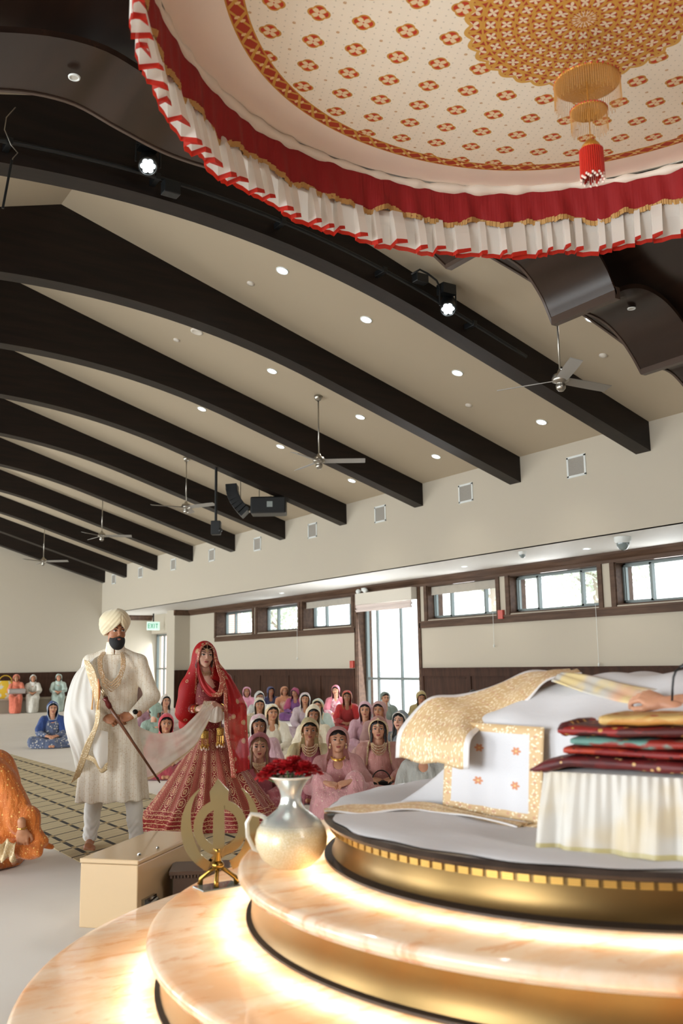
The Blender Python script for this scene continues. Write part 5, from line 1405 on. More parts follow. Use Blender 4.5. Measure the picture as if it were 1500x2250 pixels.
rows = [[G(196, 1450, -.16), G(208, 1452, -.17)], [G(206, 1480, -.20), G(223, 1472, -.2)], [G(220, 1520, -.23), G(234, 1508, -.23)], [G(230, 1556, -.29), G(240, 1545, -.285)], [G(228, 1590, -.31), G(240, 1580, -.31)], [G(208, 1630, -.30), G(226, 1622, -.30)], [G(182, 1690, -.22), G(206, 1668, -.25)], [G(168, 1716, -.16), G(190, 1700, -.19)]]
cloth_sheet('shawl_gold_edge', rows, ed_m, groom, 60, 6, solid=.003)
rows = [[G(226, 1600, -.24), G(240, 1600, -.25), G(252, 1604, -.22)], [G(222, 1640, -.25), G(236, 1655, -.28), G(253, 1650, -.24)], [G(226, 1660, -.24), G(238, 1676, -.27), G(251, 1668, -.24)], [G(234, 1676, -.22), G(243, 1688, -.24), G(246, 1676, -.23)]]
cloth_sheet('shawl_loop', rows, sh_m, groom, 20, 20)
rows = [[G(205, 1660, -.26), G(200, 1650, -.26)], [G(225, 1668, -.27), G(224, 1655, -.27)], [G(240, 1690, -.26), G(238, 1674, -.26)], [G(252, 1684, -.24), G(253, 1668, -.24)]]
cloth_sheet('loop_gold_edge', rows, ed_m, groom, 30, 5, solid=.003)
# pearl necklaces
for k in range(4):
    b = MB(); dx = 5*k
    pts = [G(234-dx*.4, 1434, -.05), G(232-dx*.55, 1448, -.12), G(236-dx*.5, 1468, -.17), G(243-dx*.3, 1488+dx, -.185), G(257, 1500+k*6, -.19), G(270+dx*.3, 1488+dx, -.185), G(277+dx*.5, 1468, -.165), G(275+dx*.5, 1448, -.12), G(268+dx*.3, 1434, -.05)]
    beads(b, pts, .0068, 60).build('pearl_strand', pearl_j, groom)
for px in (226, 238):
    b = MB().tube([G(px, 1500+(px == 226)*12, -.30), G(px, 1535, -.31), G(px-2, 1555, -.31)], [.003, .004, .006], 6); b.build('gold_tassel', mat('orange_gold_tassel', '#cf9a52', .5, .3), groom)
# watch
w = lwr+(lel-lwr)*.10
b = MB().tube([w+rotm(0, 0, 0)@(.031*cos(a)*np.cross((lel-lwr)/np.linalg.norm(lel-lwr), (0, 0, 1))+.031*sin(a)*np.array((0, 0, 1))) for a in np.linspace(0, 2*PI, 17)[:-1]], .007, 6, closed=True); b.build('watch_strap', mat('black_strap', '#17120f', .5), groom)
wf = w-FV*.03+RV*.012+np.array((0, 0, .012)); b = MB().ball(wf, (.022, .022, .022), 14); b.build('watch_face', mat('watch_dark', '#2b2724', .2, .8), groom)
# sheathed sword: its own thing, held in the hands
sw = empty('sword', tuple(gr+G(270, 1566, -.29)), 0, 'slim sword in a brown scabbard held pointing down by the man in the turban', 'sword'); so = G(270, 1566, -.29)
S_ = lambda px, py, d: G(px, py, d)-so
MB().tube([S_(262, 1552, -.29), S_(284, 1587, -.28), S_(362, 1708, -.24)], [.014, .0125, .008], 10).build('scabbard', mat('brown_scabbard', '#5a3626', .35, fn=wood_fn('#53301f', '#6e4630', (8, 8, 8))), sw, smooth=True)
MB().tube([S_(358, 1701, -.24), S_(364, 1712, -.24)], [.011, .004], 8).build('scabbard_tip', mat('dark_metal', '#4a4038', .3, .8), sw)
MB().tube([S_(262, 1552, -.29), S_(258, 1545, -.29), S_(254, 1537, -.29), S_(250, 1530, -.29)], [.018, .022, .017, .024], 10).build('hilt_guard', mat('maroon_enamel', '#5c1a14', .3, .3), sw, smooth=True)
MB().tube([S_(250, 1530, -.29), S_(246, 1520, -.29), S_(240, 1508, -.29)], [.01, .012, .007], 8).tube([S_(256, 1532, -.29), S_(250, 1518, -.3), S_(241, 1506, -.29)], .004, 6).build('hilt', mat('steel_gold', '#b9a789', .25, .9), sw, smooth=True)
MB().tube([S_(236, 1490, -.28), S_(238, 1505, -.29), S_(239, 1525, -.3), S_(236, 1545, -.3)], [.004, .010, .008, .003], 6).build('orange_thread', mat('orange_thread', '#e08a5c', .8), sw, smooth=True)

# ---- bride
br = on_z(458, 1806, 0); BD = float((br-np.array((0, 0, CH)))@_f)
bride = empty('person', tuple(br), 0, 'bride in a red and gold embroidered lehenga and sheer red veil holding a white cloth', 'person')
def B(px, py, d=0.0): return at_depth(px, py, BD)+FV*d-br
BA = -CAM_YAW+.42; BB = rotm(0, 0, BA)
def bb(x, y, z): return BB@np.array((x, y, z))
bh = B(449, 1440, 0); bR = rotm(0, 0, -CAM_YAW+.42)@rotm(.02, .06, 0)
sc0 = B(462, 1492)[2]
tz = lambda py: B(455, py)[2]
bl_, brs = B(494, 1493, .06), B(424, 1494, -.02)
ble, bre = B(515, 1558, .02), B(408, 1556, -.04)
blw, brw = B(489, 1553, -.16), B(440, 1556, -.15)
cx_ = B(459, 1520)[:2]
bodyP = [cap(np.array((*B(460, 1600)[:2], .95)), B(459, 1512), .10, .105), cap(bl_, brs, .045), cap(B(457, 1488), bh+np.array((0, 0, -.1)), .045, .043), cap(bl_, ble, .04, .033), cap(ble, blw, .032, .023), cap(brs, bre, .04, .033), cap(bre, brw, .032, .023), cap(np.array((*B(450, 1600)[:2], .9)), np.array((*B(450, 1700)[:2], .08)), .09, .05)]
hands = [(1.2, brw, frame_from(B(464, 1549, -.2)-brw, np.array((0, 0, .6))-FV*.6), False), (1.2, blw, frame_from(B(468, 1548, -.2)-blw, np.array((0, 0, .5))-FV*.8), True)]
body_with_head('body', bride, bodyP, bh, bR, hands, 'pale', lip='rose', h=.011)
hair_cap(hair_m('brown'), bride, bh, bR, .005, long=.11)
red_g = lambda name, c, sc, thr=.3: mat(name, c, .6, sheen=.2, fn=lambda N: (N.base(N.mix(N.voro(sc).lt(thr), N.mix(N.voro(sc*2.7).lt(.17), c, '#c49a72'), '#cfa87c')), N.bump(N.voro(sc*2), .4, .005)))
cho_m = red_g('red_gold_blouse', '#7a0d14', 34, .2)
add_sdf('blouse', [cone([tz(1600), tz(1560), tz(1525), tz(1500), tz(1490)], [.12, .125, .14, .135, .09], [.10, .11, .12, .10, .07], rot=BA, cx=cx_[0], cy=cx_[1]), (cap(bl_, ble, .058, .052), .02), (cap(brs, bre, .058, .052), .02), (cap(ble, ble*.45+blw*.55, .05, .042), .02), (cap(bre, bre*.45+brw*.55, .05, .042), .02), (cap(bl_, brs, .05), .02)],
        cho_m, bride, h=.010, cut=lambda P: -(el(B(462, 1496, -.12), (.062, .09, .085))(P)))
# lehenga skirt
def leh_fn(N):
    u, v, _ = N.xyz('UV')
    k = (u*32).fr(); pan = (u*16).fr().lt(.5)
    # lozenge lattice
    a = ((u*128+v*34).fr()-.5); b_ = ((u*128-v*34).fr()-.5); lat = (abs(a).gt(.455)+abs(b_).gt(.455)).mn(1); dot = (a*a+b_*b_).sqrt().lt(.17)
    c1 = N.mix(lat, '#86080f', '#a86f50'); c1 = N.mix(dot, c1, '#c09069')
    # flowery panel: arches and blossoms
    kx = k-.5; r = (kx*kx*1.3+abs((v*9).fr()-.5).pw(2)*.9).sqrt(); th_ = ((v*9).fr()-.5).at2(kx)
    fl = r.lt(.17+.09*abs((th_*3).cos())); ring = abs(r-.40).lt(.035); n = N.voro(1, N.vec(u*260, v*80, 0)).lt(.26)
    c2 = N.mix(n, '#82070e', '#a8684c'); c2 = N.mix(fl, c2, '#c0936c'); c2 = N.mix(r.lt(.07), c2, '#8d0d14'); c2 = N.mix(ring, c2, '#cfab86')
    c = N.mix(pan, c1, c2)
    edge = abs(k-.5).gt(.44); c = N.mix(edge, c, N.mix((v*60).fr().lt(.4), '#bd936c', '#6d0a10'))
    hb = v.gt(.80); w = (v*26).fr(); q = N.voro(1, N.vec(u*240, v*70, 0)).lt(.33)
    ch = N.mix(q, '#84100f', '#b98a62'); ch = N.mix(w.lt(.16), ch, '#caa57c'); c = N.mix(hb, c, ch)
    c = N.mix(N.voro(1, N.vec(u*420, v*130, 0)).lt(.13)*.7, c, '#ecd2ac')
    N.base(c); N.inp('Roughness', .55); N.bump(N.voro(1, N.vec(u*300, v*90, 0)), .4, .004)
leh_m = mat('lehenga_brocade', '#8a1018', .55, fn=leh_fn)
wc = B(462, 1606)[:2]; zw = tz(1604)
nT, nZ = 220, 46; P = []; UV = []
hemL = B(312, 1838)[:2]; 
for i in range(nT+1):
    t = 2*PI*i/nT; row = []; ur = []
    d = np.array((cos(t), sin(t)))
    side = d@RV[:2]; fw = d@FV[:2]
    # hem radius per direction: trails to the image left, spreads right and away
    rh = .56+.12*max(0, -side)**2+.14*max(0, side)**1.5-.06*max(0, -fw)
    for j in range(nZ):
        v = j/(nZ-1); bell = .12+(rh-.12)*(.12*v+.88*v**1.25)
        fold = (.030*sin(t*11+.6*sin(t*3))+.014*sin(t*23+1))*v**1.3
        tr_ = max(0, v-.88)/.12; r = bell+fold+.05*tr_*max(0, -side)
        z = zw*(1-v)+.004*v+.006*sin(t*11)*(v > .97)
        row.append((wc[0]+(d[0])*r*1.0, wc[1]+d[1]*r, max(.004, z))); ur.append((i/nT, v))
    P.append(row); UV.append(ur)
MB().grid(P, uv=UV).build('lehenga_skirt', leh_m, bride, smooth=True, fix=False, solid=.004)
add_sdf('waistband', [cone([zw-.02, zw+.05], [.135, .125], [.125, .115], cx=wc[0], cy=wc[1])], red_g('red_gold_band', '#7a0d14', 60), bride, h=.01)
# veil
def veil_fn(N):
    x, y, z = N.xyz(); v = N.voro(9.0); fl = v.lt(.16); ring = abs(v-.2).lt(.02); d = N.voro(60).lt(.12)
    c = N.mix((fl+ring).mn(1), '#c40f14', '#d9b086'); c = N.mix(d, c, '#c8805c'); N.base(c)
    return c
veil_m = sheer('red_net_veil', '#c40f14', .86, .6, veil_fn)
trim_g = mat('gold_red_border', '#c6a078', .5, .1, fn=lambda N: N.base(N.mix(N.voro(75).lt(.32), '#a8503c', '#dfc29c')))
hood('veil', veil_m, bride, bh, bR, [(cap(bh+np.array((0, 0, -.02))+FV*.03, B(455, 1505, .08), .09, .12), .06), (cap(bh+np.array((0, 0, -.01))+FV*.03, B(418, 1516, .0), .088, .10), .06), (cap(B(418, 1510, .0), bre+np.array((0, 0, -.03)), .09, .095), .04), (cap(bh+np.array((0, 0, -.03))+FV*.03, B(494, 1510, .05), .085, .075), .05), (cap(B(440, 1500, .08), B(420, 1590, .08), .12, .13), .04)],
     open_w=.066, open_top=.098, open_bot=-.34, bot_w=.05, h=.008, size=(.094, .12, .113), trim=trim_g, low=tz(1600), keep_extra=lambda c, q: ~((q[:, 0] > .04) & (q[:, 1] < -.05) & (q[:, 2] < -.3)))
rows = [[B(468, 1446, -.03), B(474, 1448, .02)], [B(484, 1475, -.1), B(500, 1480, .02)], [B(498, 1510, -.16), B(520, 1510, .0)], [B(503, 1550, -.2), B(540, 1550, -.02)], [B(506, 1600, -.24), B(545, 1600, -.08)], [B(516, 1650, -.28), B(550, 1655, -.12)], [B(522, 1692, -.32), B(552, 1686, -.16)]]
cloth_sheet('veil_fall', rows, veil_m, bride, 50, 14, wav=lambda U, W: (np.sin(W*19+U*4)*.012)[..., None]*FV)
rows = [[B(470, 1436, -.05), B(475, 1436, -.05)], [B(481, 1475, -.12), B(489, 1475, -.11)], [B(495, 1510, -.18), B(503, 1510, -.17)], [B(498, 1550, -.21), B(506, 1550, -.21)], [B(501, 1600, -.25), B(509, 1600, -.25)], [B(511, 1650, -.29), B(519, 1650, -.29)], [B(517, 1700, -.33), B(528, 1700, -.33)]]
cloth_sheet('veil_gold_border', rows, trim_g, bride, 50, 4, solid=.003)
rows = [[B(434, 1440, -.06), B(445, 1474, -.1)], [B(437, 1475, -.12), B(455, 1495, -.13)], [B(448, 1508, -.16), B(468, 1508, -.16)], [B(466, 1528, -.18), B(484, 1520, -.18)], [B(486, 1528, -.18), B(494, 1505, -.17)]]
cloth_sheet('red_scarf_fold', rows, mat('plain_red_silk', '#b80d12', .55, sheen=.3), bride, 40, 12, solid=.004, wav=lambda U, W: (np.sin(W*12)*.006)[..., None]*FV)
rows = [[B(470, 1522, -.2), B(474, 1530, -.2)], [B(484, 1518, -.2), B(492, 1527, -.2)], [B(488, 1495, -.17), B(500, 1500, -.17)], [B(486, 1470, -.13), B(496, 1476, -.12)]]
cloth_sheet('scarf_gold_border', rows, trim_g, bride, 30, 5, solid=.003)
# jewellery
b = MB()
for k in range(3): beads(b, [bh+bR@np.array((x, -.02-.045*math.sqrt(max(0, 1-(x/.062)**2)), -.135-.012*k-.02*(1-(x/.062)**2))) for x in np.linspace(-.058, .058, 15)], .0055, 18)
b.build('necklace', pearl_j, bride)
b = MB(); beads(b, [bh+bR@np.array((0, -.062-.02*t, .112-.05*t)) for t in np.linspace(0, 1, 6)], .0035, 8); b.ball(bh+bR@np.array((0, -.094, .047)), (.013, .005, .013), 12); beads(b, [bh+bR@np.array((x, -.088+.5*x*x*8, .05+abs(x)*.45)) for x in np.linspace(-.055, .055, 9)], .004, 13)
b.build('head_jewel', pearl_j, bride)
for s in (-1, 1):
    b = MB(); b.ball(bh+bR@np.array((s*.073, -.012, -.04)), (.012, .006, .016), 10); beads(b, [bh+bR@np.array((s*.073, -.012, -.05-.02*t)) for t in (0, 1, 2)], .005, 4); b.build('earring', pearl_j, bride)
for wv_, el_, nm in ((brw, bre, 'r'), (blw, ble, 'l')):
    d = (el_-wv_)/np.linalg.norm(el_-wv_); n1 = np.cross(d, (0, 0, 1.)); n1 /= np.linalg.norm(n1); n2 = np.cross(d, n1)
    for k in range(9):
        c = wv_+d*(.012+.0095*k); MB().tube([c+.034*cos(a)*n1+.034*sin(a)*n2 for a in np.linspace(0, 2*PI, 17)[:-1]], .0042, 5, closed=True).build('bangle', gold_j if k in (0, 4, 8) else mat('red_bangle', '#b0322a', .3), bride)
for px, py in ((457, 1598), (490, 1592)):
    k0 = B(px, py, -.2); b = MB(); b.tube([B(px, py-34, -.19), k0], .003, 5); b.lathe([(.0, .0), (.014, -.008), (.034, -.02), (.036, -.03), (.034, -.032), (.034, -.075), (.036, -.08), (.03, -.085)], tuple(k0), 20, caps=False); b.build('kaleera_bell', mat('kaleera_gold', '#b08a44', .35, .85, fn=lambda N: N.bump(N.voro(110), .8, .004)), bride)
    b = MB()
    for a in range(10):
        q = k0+np.array((.03*cos(a*.63), .03*sin(a*.63), -.085)); b.tube([q, q+np.array((0, 0, -.05-.012*(a % 3)))], .0025, 4); b.ball(q+np.array((0, 0, -.06-.012*(a % 3))), (.013, .013, .015), 8)
    b.build('kaleera_drops', gold_j, bride)
    b = MB()
    for a in range(10): b.ball(k0+np.array((.034*cos(a*.63+.3), .034*sin(a*.63+.3), -.17-.01*(a % 2))), (.008, .008, .013), 8)
    b.build('kaleera_pearls', mat('pearl', '#e8d3c4', .3), bride)
# white cloth joining the two: falls from behind the groom, gathered in the bride's hands
pal = empty('wedding_sash', tuple(gr+G(380, 1640, .1)), 0, 'long sheer white cloth stretched from the man to the hands of the bride', 'sash'); po = gr+G(380, 1640, .1)
def PW(px, py, D): return at_depth(px, py, D)-po
D1, D2 = GD+.12, BD-.22
def prow(f):
    D = D1+(D2-D1)*f
    top = np.interp(f, [0, .12, .3, .5, .65, .8, .92, 1], [1590, 1602, 1612, 1610, 1597, 1572, 1550, 1543]); bot = np.interp(f, [0, .12, .3, .5, .65, .8, .92, 1], [1722, 1718, 1704, 1662, 1630, 1600, 1575, 1556])
    x0 = np.interp(f, [0, 1], [296, 462]); x1 = np.interp(f, [0, .3, .6, 1], [296, 346, 430, 472])
    return [PW(x0+(x1-x0)*s, top+(bot-top)*s, D+.02*sin(f*9+s*5)) for s in np.linspace(0, 1, 6)]
pal_m = sheer('sheer_ivory', '#e6dccd', .82, .7, lambda N: N.base(N.mix(N.xyz('UV')[1].gt(.93), N.mix(N.noise(5, 3).ss(.4, .65), '#ece3d6', '#e0c9bb'), '#cfb990')))
cloth_sheet('sheer_cloth', [prow(f) for f in np.linspace(0, 1, 12)], pal_m, pal, 80, 40, wav=lambda U, W: ((np.sin(W*24-U*3)*.012*(1-U*.6)))[..., None]*FV)
rows = [[PW(447, 1541, D2-.03), PW(465, 1540, D2-.03)], [PW(440, 1560, D2-.05), PW(458, 1562, D2-.06)], [PW(424, 1590, D2-.06), PW(443, 1600, D2-.08)], [PW(402, 1625, D2-.1), PW(425, 1642, D2-.12)], [PW(372, 1662, D2-.2), PW(386, 1680, D2-.22)]]
cloth_sheet('gold_lace_band', rows, sheer('gold_lace_sheer', '#d6c8a8', .8, .6, lambda N: N.base(N.mix(N.voro(60).lt(.3), '#ddd2ba', '#c2a878'))), pal, 40, 8)
rows = [[PW(466, 1560, D2-.04), PW(478, 1552, D2-.06), PW(488, 1560, D2-.04)], [PW(460, 1572, D2-.06), PW(476, 1574, D2-.11), PW(491, 1572, D2-.06)], [PW(458, 1584, D2-.06), PW(474, 1588, D2-.12), PW(489, 1582, D2-.05)], [PW(466, 1584, D2-.03), PW(474, 1585, D2-.03), PW(480, 1583, D2-.03)]]
cloth_sheet('gathered_end', rows, pal_m, pal, 24, 24, solid=.004, wav=lambda U, W: (np.sin(W*22)*.008)[..., None]*FV)
# ------------------------------------------------------------------ seated guests
def sitter(px, py, zf, label, dress, veil=None, skin='tan', hair='black', yaw=0.0, pitch=.05, body_yaw=0.0, pose='cross', fine=True, trim=None, neck=None, tikka=False, open_bot=-.30, bot_w=.07, open_w=.092, seed=0, hairlong=None, veil_low=.2, lip='rose', group=None, loc=None, hands_open=True, z0=0.0, extra=None, ear=False, open_top=.098, size=(.104, .118, .112)):
    rnd = random.Random(seed*7+3)
    hw_ = on_z(px, py, zf) if loc is None else np.array(loc, float)
    face = math.atan2(hw_[0], hw_[1]); rz = -face+body_yaw
    k = (zf-z0)/.70 if pose != 'bench' else 1.0; lift = 0.0 if pose != 'bench' else .45
    hy = -.03; B0 = rotm(0, 0, rz); root = hw_-B0@np.array((0, hy, 0)); root[2] = z0
    t = empty('person', tuple(root), rz, label, 'person', group)
    zh = zf-z0; hc_ = np.array((0, hy, zh)); hR_ = rotm(0, 0, yaw-body_yaw)@rotm(pitch, 0, 0)
    h = .012 if fine else .019
    if pose == 'bench': zs_ = lambda z: z+.36+(zh-1.06)
    else: zs_ = lambda z: z*k
    N_ = lambda x, y, z: np.array((x, y, zs_(z)))
    ls, rs = N_(.155, .01, .475), N_(-.155, .01, .475)
    if pose == 'cross':
        ke = [N_(s*.32, -.22, .12) for s in (1, -1)]; an = [N_(-s*.03, -.34, .06) for s in (1, -1)]; hp = [N_(s*.1, .02, .10) for s in (1, -1)]
        el_ = [N_(s*.235, -.06, .27) for s in (1, -1)]; wr = [N_(s*.065, -.27, .21) for s in (1, -1)]; hd_ = [N_(-s*.01, -.34, .20) for s in (1, -1)]
        if rnd.random() < .4: wr[0] = wr[0]+(.05, .02, .0); hd_[0] = hd_[0]+(.06, .0, -.01)
    elif pose == 'up':
        ke = [N_(s*.15, -.34, .34) for s in (1, -1)]; an = [N_(s*.15, -.52, .05) for s in (1, -1)]; hp = [N_(s*.1, .02, .11) for s in (1, -1)]
        el_ = [N_(.275, -.17, .27), N_(-.275, -.17, .27)]; wr = [N_(.085, -.43, .355), N_(-.095, -.43, .345)]; hd_ = [N_(-.01, -.46, .335), N_(.02, -.47, .325)]
    else:
        ke = [np.array((s*.12, -.40, .50)) for s in (1, -1)]; an = [np.array((s*.1, -.42, .08)) for s in (1, -1)]; hp = [np.array((s*.1, .02, .55)) for s in (1, -1)]
        el_ = [N_(s*.22, -.06, .27) for s in (1, -1)]; wr = [N_(s*.06, -.26, .24) for s in (1, -1)]; hd_ = [N_(-s*.01, -.32, .22) for s in (1, -1)]
    bodyP = [cap(N_(0, .03, .14), N_(0, .01, .42), .09, .10), cap(ls, rs, .045), cap(N_(0, .0, .47), hc_+(0, .02, -.1), .05, .046)]
    for i, (s, sh) in enumerate(((1, ls), (-1, rs))):
        bodyP += [cap(sh, el_[i], .038, .032), cap(el_[i], wr[i], .03, .023), cap(hp[i], ke[i], .075, .055), cap(ke[i], an[i], .05, .036), cap(an[i], an[i]+np.array((0, -.10, -.02)), .034, .026)]
    hands = []
    for i, mir in ((0, True), (1, False)):
        hands.append((.75+.3*rnd.random(), wr[i], frame_from(hd_[i]-wr[i], np.array((0, -.45, .9))), mir))
    body_with_head('body', t, bodyP, hc_, hR_, hands, skin, fine=fine, lip=lip, h=h+.002)
    # dress
    D_ = [cone([0, zs_(.1) if pose != 'bench' else .5, zs_(.25), zs_(.38), zs_(.47), zs_(.535)], [.21, .19, .15, .165, .15, .075], [.18, .17, .13, .125, .095, .06], cys=[.03, .03, .02, .01, .01, .01]) if pose != 'bench' else
          cone([.46, zs_(.1), zs_(.25), zs_(.38), zs_(.47), zs_(.535)], [.19, .18, .15, .165, .15, .075], [.16, .15, .13, .125, .095, .06], cys=[.03, .03, .02, .01, .01, .01])]
    for i, (s, sh) in enumerate(((1, ls), (-1, rs))):
        D_ += [(cap(sh, el_[i], .058, .056), .03), (cap(el_[i], el_[i]*.22+wr[i]*.78, .054, .042), .02), (cap(hp[i], ke[i], .11, .095), .05), (cap(ke[i], an[i]+np.array((0, 0, .02)), .09, .075 if pose != 'bench' else .09), .04)]
    if pose == 'cross': D_.append((el((0, -.14, .035), (.40, .30, .075)), .06))
    if pose == 'up': D_ += [(el(N_(0, -.36, .12), (.27, .26, .20)), .06), (el((0, -.42, .03), (.38, .26, .06)), .06)]
    if pose == 'bench': D_.append((cap((0, -.40, .42), (0, -.44, .07), .13, .16), .05))
    add_sdf('dress', D_, dress, t, h=h, fold=fold_field(.008 if fine else .006, 34, seed), cut=lambda P: np.maximum(.004-P[2], -el(hc_+(0, -.06, -.205), (.055, .065, .062))(P)), smooth=1)
    # hair
    if hair: hair_cap(hair_m(hair), t, hc_, hR_, .0062 if fine else .009, long=hairlong)
    if veil is not None:
        vp = [(cap(hc_+(0, .03, -.04), N_(0, .06, .42), .088, .12), .06), (cap(ls*1.0, rs*1.0, .078), .05), (cap(N_(0, .08, .42), N_(0, .10, .15) if pose != 'bench' else N_(0, .06, .2), .13, .16), .05)]
        for i, sh in ((0, ls), (1, rs)):
            e = el_[i]; vp.append((cap(sh, sh*.25+e*.75+np.array((0, .0, 0)), .078, .088), .05))
        wide = bot_w
        hood('veil', veil, t, hc_, hR_, vp, open_w=open_w, open_top=open_top, open_bot=open_bot, bot_w=bot_w, h=.010 if fine else .016, size=size, trim=trim, low=zs_(veil_low), back=.02, fold=fold_field(.007, 40, seed+5), solid=.004 if fine else 0)
    if neck:
        b = MB()
        for j, (w_, dr) in enumerate(neck[1]):
            pts = [hc_+hR_@np.array((0, .01, 0))+np.array((x, -.055-.05*math.sqrt(max(0, 1-(x/w_)**2)), -.15-dr*math.sqrt(max(0, 1-(x/w_)**2)))) for x in np.linspace(-w_, w_, 15)]
            if neck[2] == 'beads': beads(b, pts, .0075, 26)
            else: b.tube(pts, .0065, 7)
        b.build('necklace', neck[0], t)
    if tikka:
        b = MB(); beads(b, [hc_+hR_@np.array((0, -.05-.035*u, .115-.055*u)) for u in np.linspace(0, 1, 7)], .0035, 9); b.ball(hc_+hR_@np.array((0, -.094, .046)), (.014, .006, .017), 12); b.build('head_jewel', pearl_j, t)
    if ear:
        for s in (-1, 1):
            b = MB(); b.ball(hc_+hR_@np.array((s*.075, -.015, -.04)), (.010, .006, .012), 8); b.ball(hc_+hR_@np.array((s*.077, -.015, -.065)), (.014, .008, .018), 10); b.build('earring', pearl_j, t)
    return t, B0, root
Cm = {}
def cl(n, *a, **k):
    if n not in Cm: Cm[n] = cloth(n, *a, **k)
    return Cm[n]
gold_neck = (gold_j, [(.062, .022), (.066, .034)], 'tube'); pearl_neck = (pearl_j, [(.05, .01), (.055, .024), (.058, .04), (.06, .055), (.03, .085)], 'beads'); big_neck = (pearl_j, [(.06, .03), (.07, .06), (.078, .09), (.085, .12)], 'beads')
gtrim = mat('veil_gold_trim', '#cdb58c', .5, .1, fn=lambda N: N.base(N.mix(N.voro(90).lt(.3), '#c6ab80', '#e9dcc0')))
silver_tr = mat('veil_silver_trim', '#c9c4ba', .5, fn=lambda N: N.base(N.mix(N.voro(90).lt(.3), '#bdb7ab', '#ece8de')))
pink_d = cl('blush_dress', '#d99fa0', '#cf9293', dot='#ecd3bd', scale=26, sparkle='#f3e4d4', dsize=.16)
pinkv = cl('blush_veil', '#dfb0ab', '#d5a29f', sparkle='#f0dcc8', scale=20, alpha=.80)
# front row
sitter(742, 1626, .70, 'woman in pale pink with arms crossed over raised knees, centre of the front row', pink_d, pinkv, 'light', 'black', yaw=.05, pitch=-.02, pose='up', neck=gold_neck, open_bot=-.36, bot_w=.13, ear=True, seed=1, open_w=.096, veil_low=.30, open_top=.102)
sitter(569, 1640, .64, 'blonde woman in rose pink with a forehead jewel, behind the red flowers', cl('rose_dress', '#c2727c', '#b5656f', dot='#dba9a4', scale=30), cl('rose_veil', '#cf8f97', '#c38289', alpha=.8), 'fair', 'blond', yaw=.05, pose='cross', neck=pearl_neck, tikka=True, open_bot=-.36, bot_w=.12, hairlong=.2, seed=2, open_w=.096, open_top=.102)
sitter(680, 1604, .72, 'woman in mauve with layered gold necklace and pale yellow veil, behind the centre woman', cl('mauve_dress', '#a35560', '#954a55', dot='#cf9a94', scale=34), cl('pale_yellow_veil', '#ddd0a8', '#d2c49a', alpha=.85), 'tan', 'black', yaw=.05, pitch=.1, neck=big_neck, open_bot=-.34, bot_w=.12, ear=True, seed=3, trim=gtrim, open_w=.092)
sitter(831, 1601, .72, 'woman in peach pink with silver jewellery and dark wavy hair, right of the centre woman', cl('peach_dress', '#c98f86', '#bd8178', dot='#dcb6a6', scale=30), cl('peach_veil', '#d9a89c', '#cd998e', alpha=.9), 'light', 'black', yaw=-.05, neck=big_neck, tikka=True, open_bot=-.36, bot_w=.12, trim=gtrim, seed=4, hairlong=.16, open_w=.096)
t, B0, root = sitter(928, 1628, .72, 'person in a pale grey shirt with clasped hands, partly hidden behind the throne cloth', cl('grey_shirt', '#b5b5ad', '#a9a9a2'), None, 'light', 'dark', yaw=-.3, seed=5)
# second row
sitter(568, 1594, .72, 'woman with her face half hidden, pale mauve embroidered shawl, behind the blonde woman', cl('mauve_shawl_dress', '#c39aa3', '#b88e98', dot='#d9c2b8', scale=24), cl('mauve_shawl', '#cda9ae', '#c29ca3', dot='#d9c5a8', scale=24, dsize=.14), 'brown', 'black', yaw=.1, pitch=.12, seed=6, trim=silver_tr, open_bot=-.2, bot_w=.05, veil_low=.12)
sitter(598, 1566, .72, 'woman in an off-white shawl with gold edge looking to the right, left of the crowd', cl('offwhite_dress', '#cfc6b2', '#c4baa5'), cl('offwhite_shawl', '#d8d1bf', '#cdc5b1'), 'tan', 'black', yaw=.25, seed=7, trim=gtrim, open_bot=-.3, bot_w=.06)
sitter(879, 1584, .70, 'woman in a dotted grey blue veil looking left, right end of the front group', cl('greyblue_dress', '#9aa0a6', '#8d949b'), cl('greyblue_veil', '#a4abb1', '#969ea6', dot='#d9d9d4', scale=20, dsize=.12, alpha=.92), 'fair', 'black', yaw=-.45, pitch=-.08, seed=8, trim=silver_tr, hairlong=.2)
sitter(802, 1560, .72, 'woman in lavender pink behind and right of the centre front woman', cl('lavender_dress', '#bf97a2', '#b38a96'), cl('lavender_veil', '#c7a0aa', '#bb939e'), 'light', 'black', yaw=-.1, seed=9, open_bot=-.22, bot_w=.06)
sitter(833, 1560, .74, 'woman in a sheer pale pink veil partly hidden behind the woman with wavy hair', cl('palepink_dress', '#cfa5a0', '#c29891'), cl('palepink_veil', '#dcb8b4', '#d1aba7', alpha=.85), 'tan', 'black', yaw=-.3, seed=10, fine=True)
sitter(688, 1569, .73, 'woman in a cream floral veil looking down, between the mauve and lilac women', cl('creamfloral_dress', '#d0bfa6', '#c3ae92', dot='#c98f78', scale=22), cl('creamfloral_veil', '#d9cdb4', '#cdbf a2'.replace(' ', ''), dot='#cf9a84', scale=22, dsize=.13), 'brown', 'black', yaw=.1, pitch=.2, seed=11)
sitter(698, 1551, .68, 'woman in a pale mint veil mostly hidden behind the cream floral one', cl('mint_dress', '#a9b5ac', '#9ca99f'), cl('mint_veil', '#b7c4bb', '#a9b8ad'), 'light', 'black', yaw=-.2, seed=12, fine=False, trim=gtrim)
sitter(570, 1549, .72, 'woman in a cream patterned veil with bead edge, left of the off-white shawl', cl('beige_dress', '#b9a98c', '#ab9a7c'), cl('beige_veil', '#cbbd9f', '#bfb092', dot='#e3dac2', scale=26), 'tan', 'black', yaw=.1, seed=13, fine=False, trim=silver_tr)
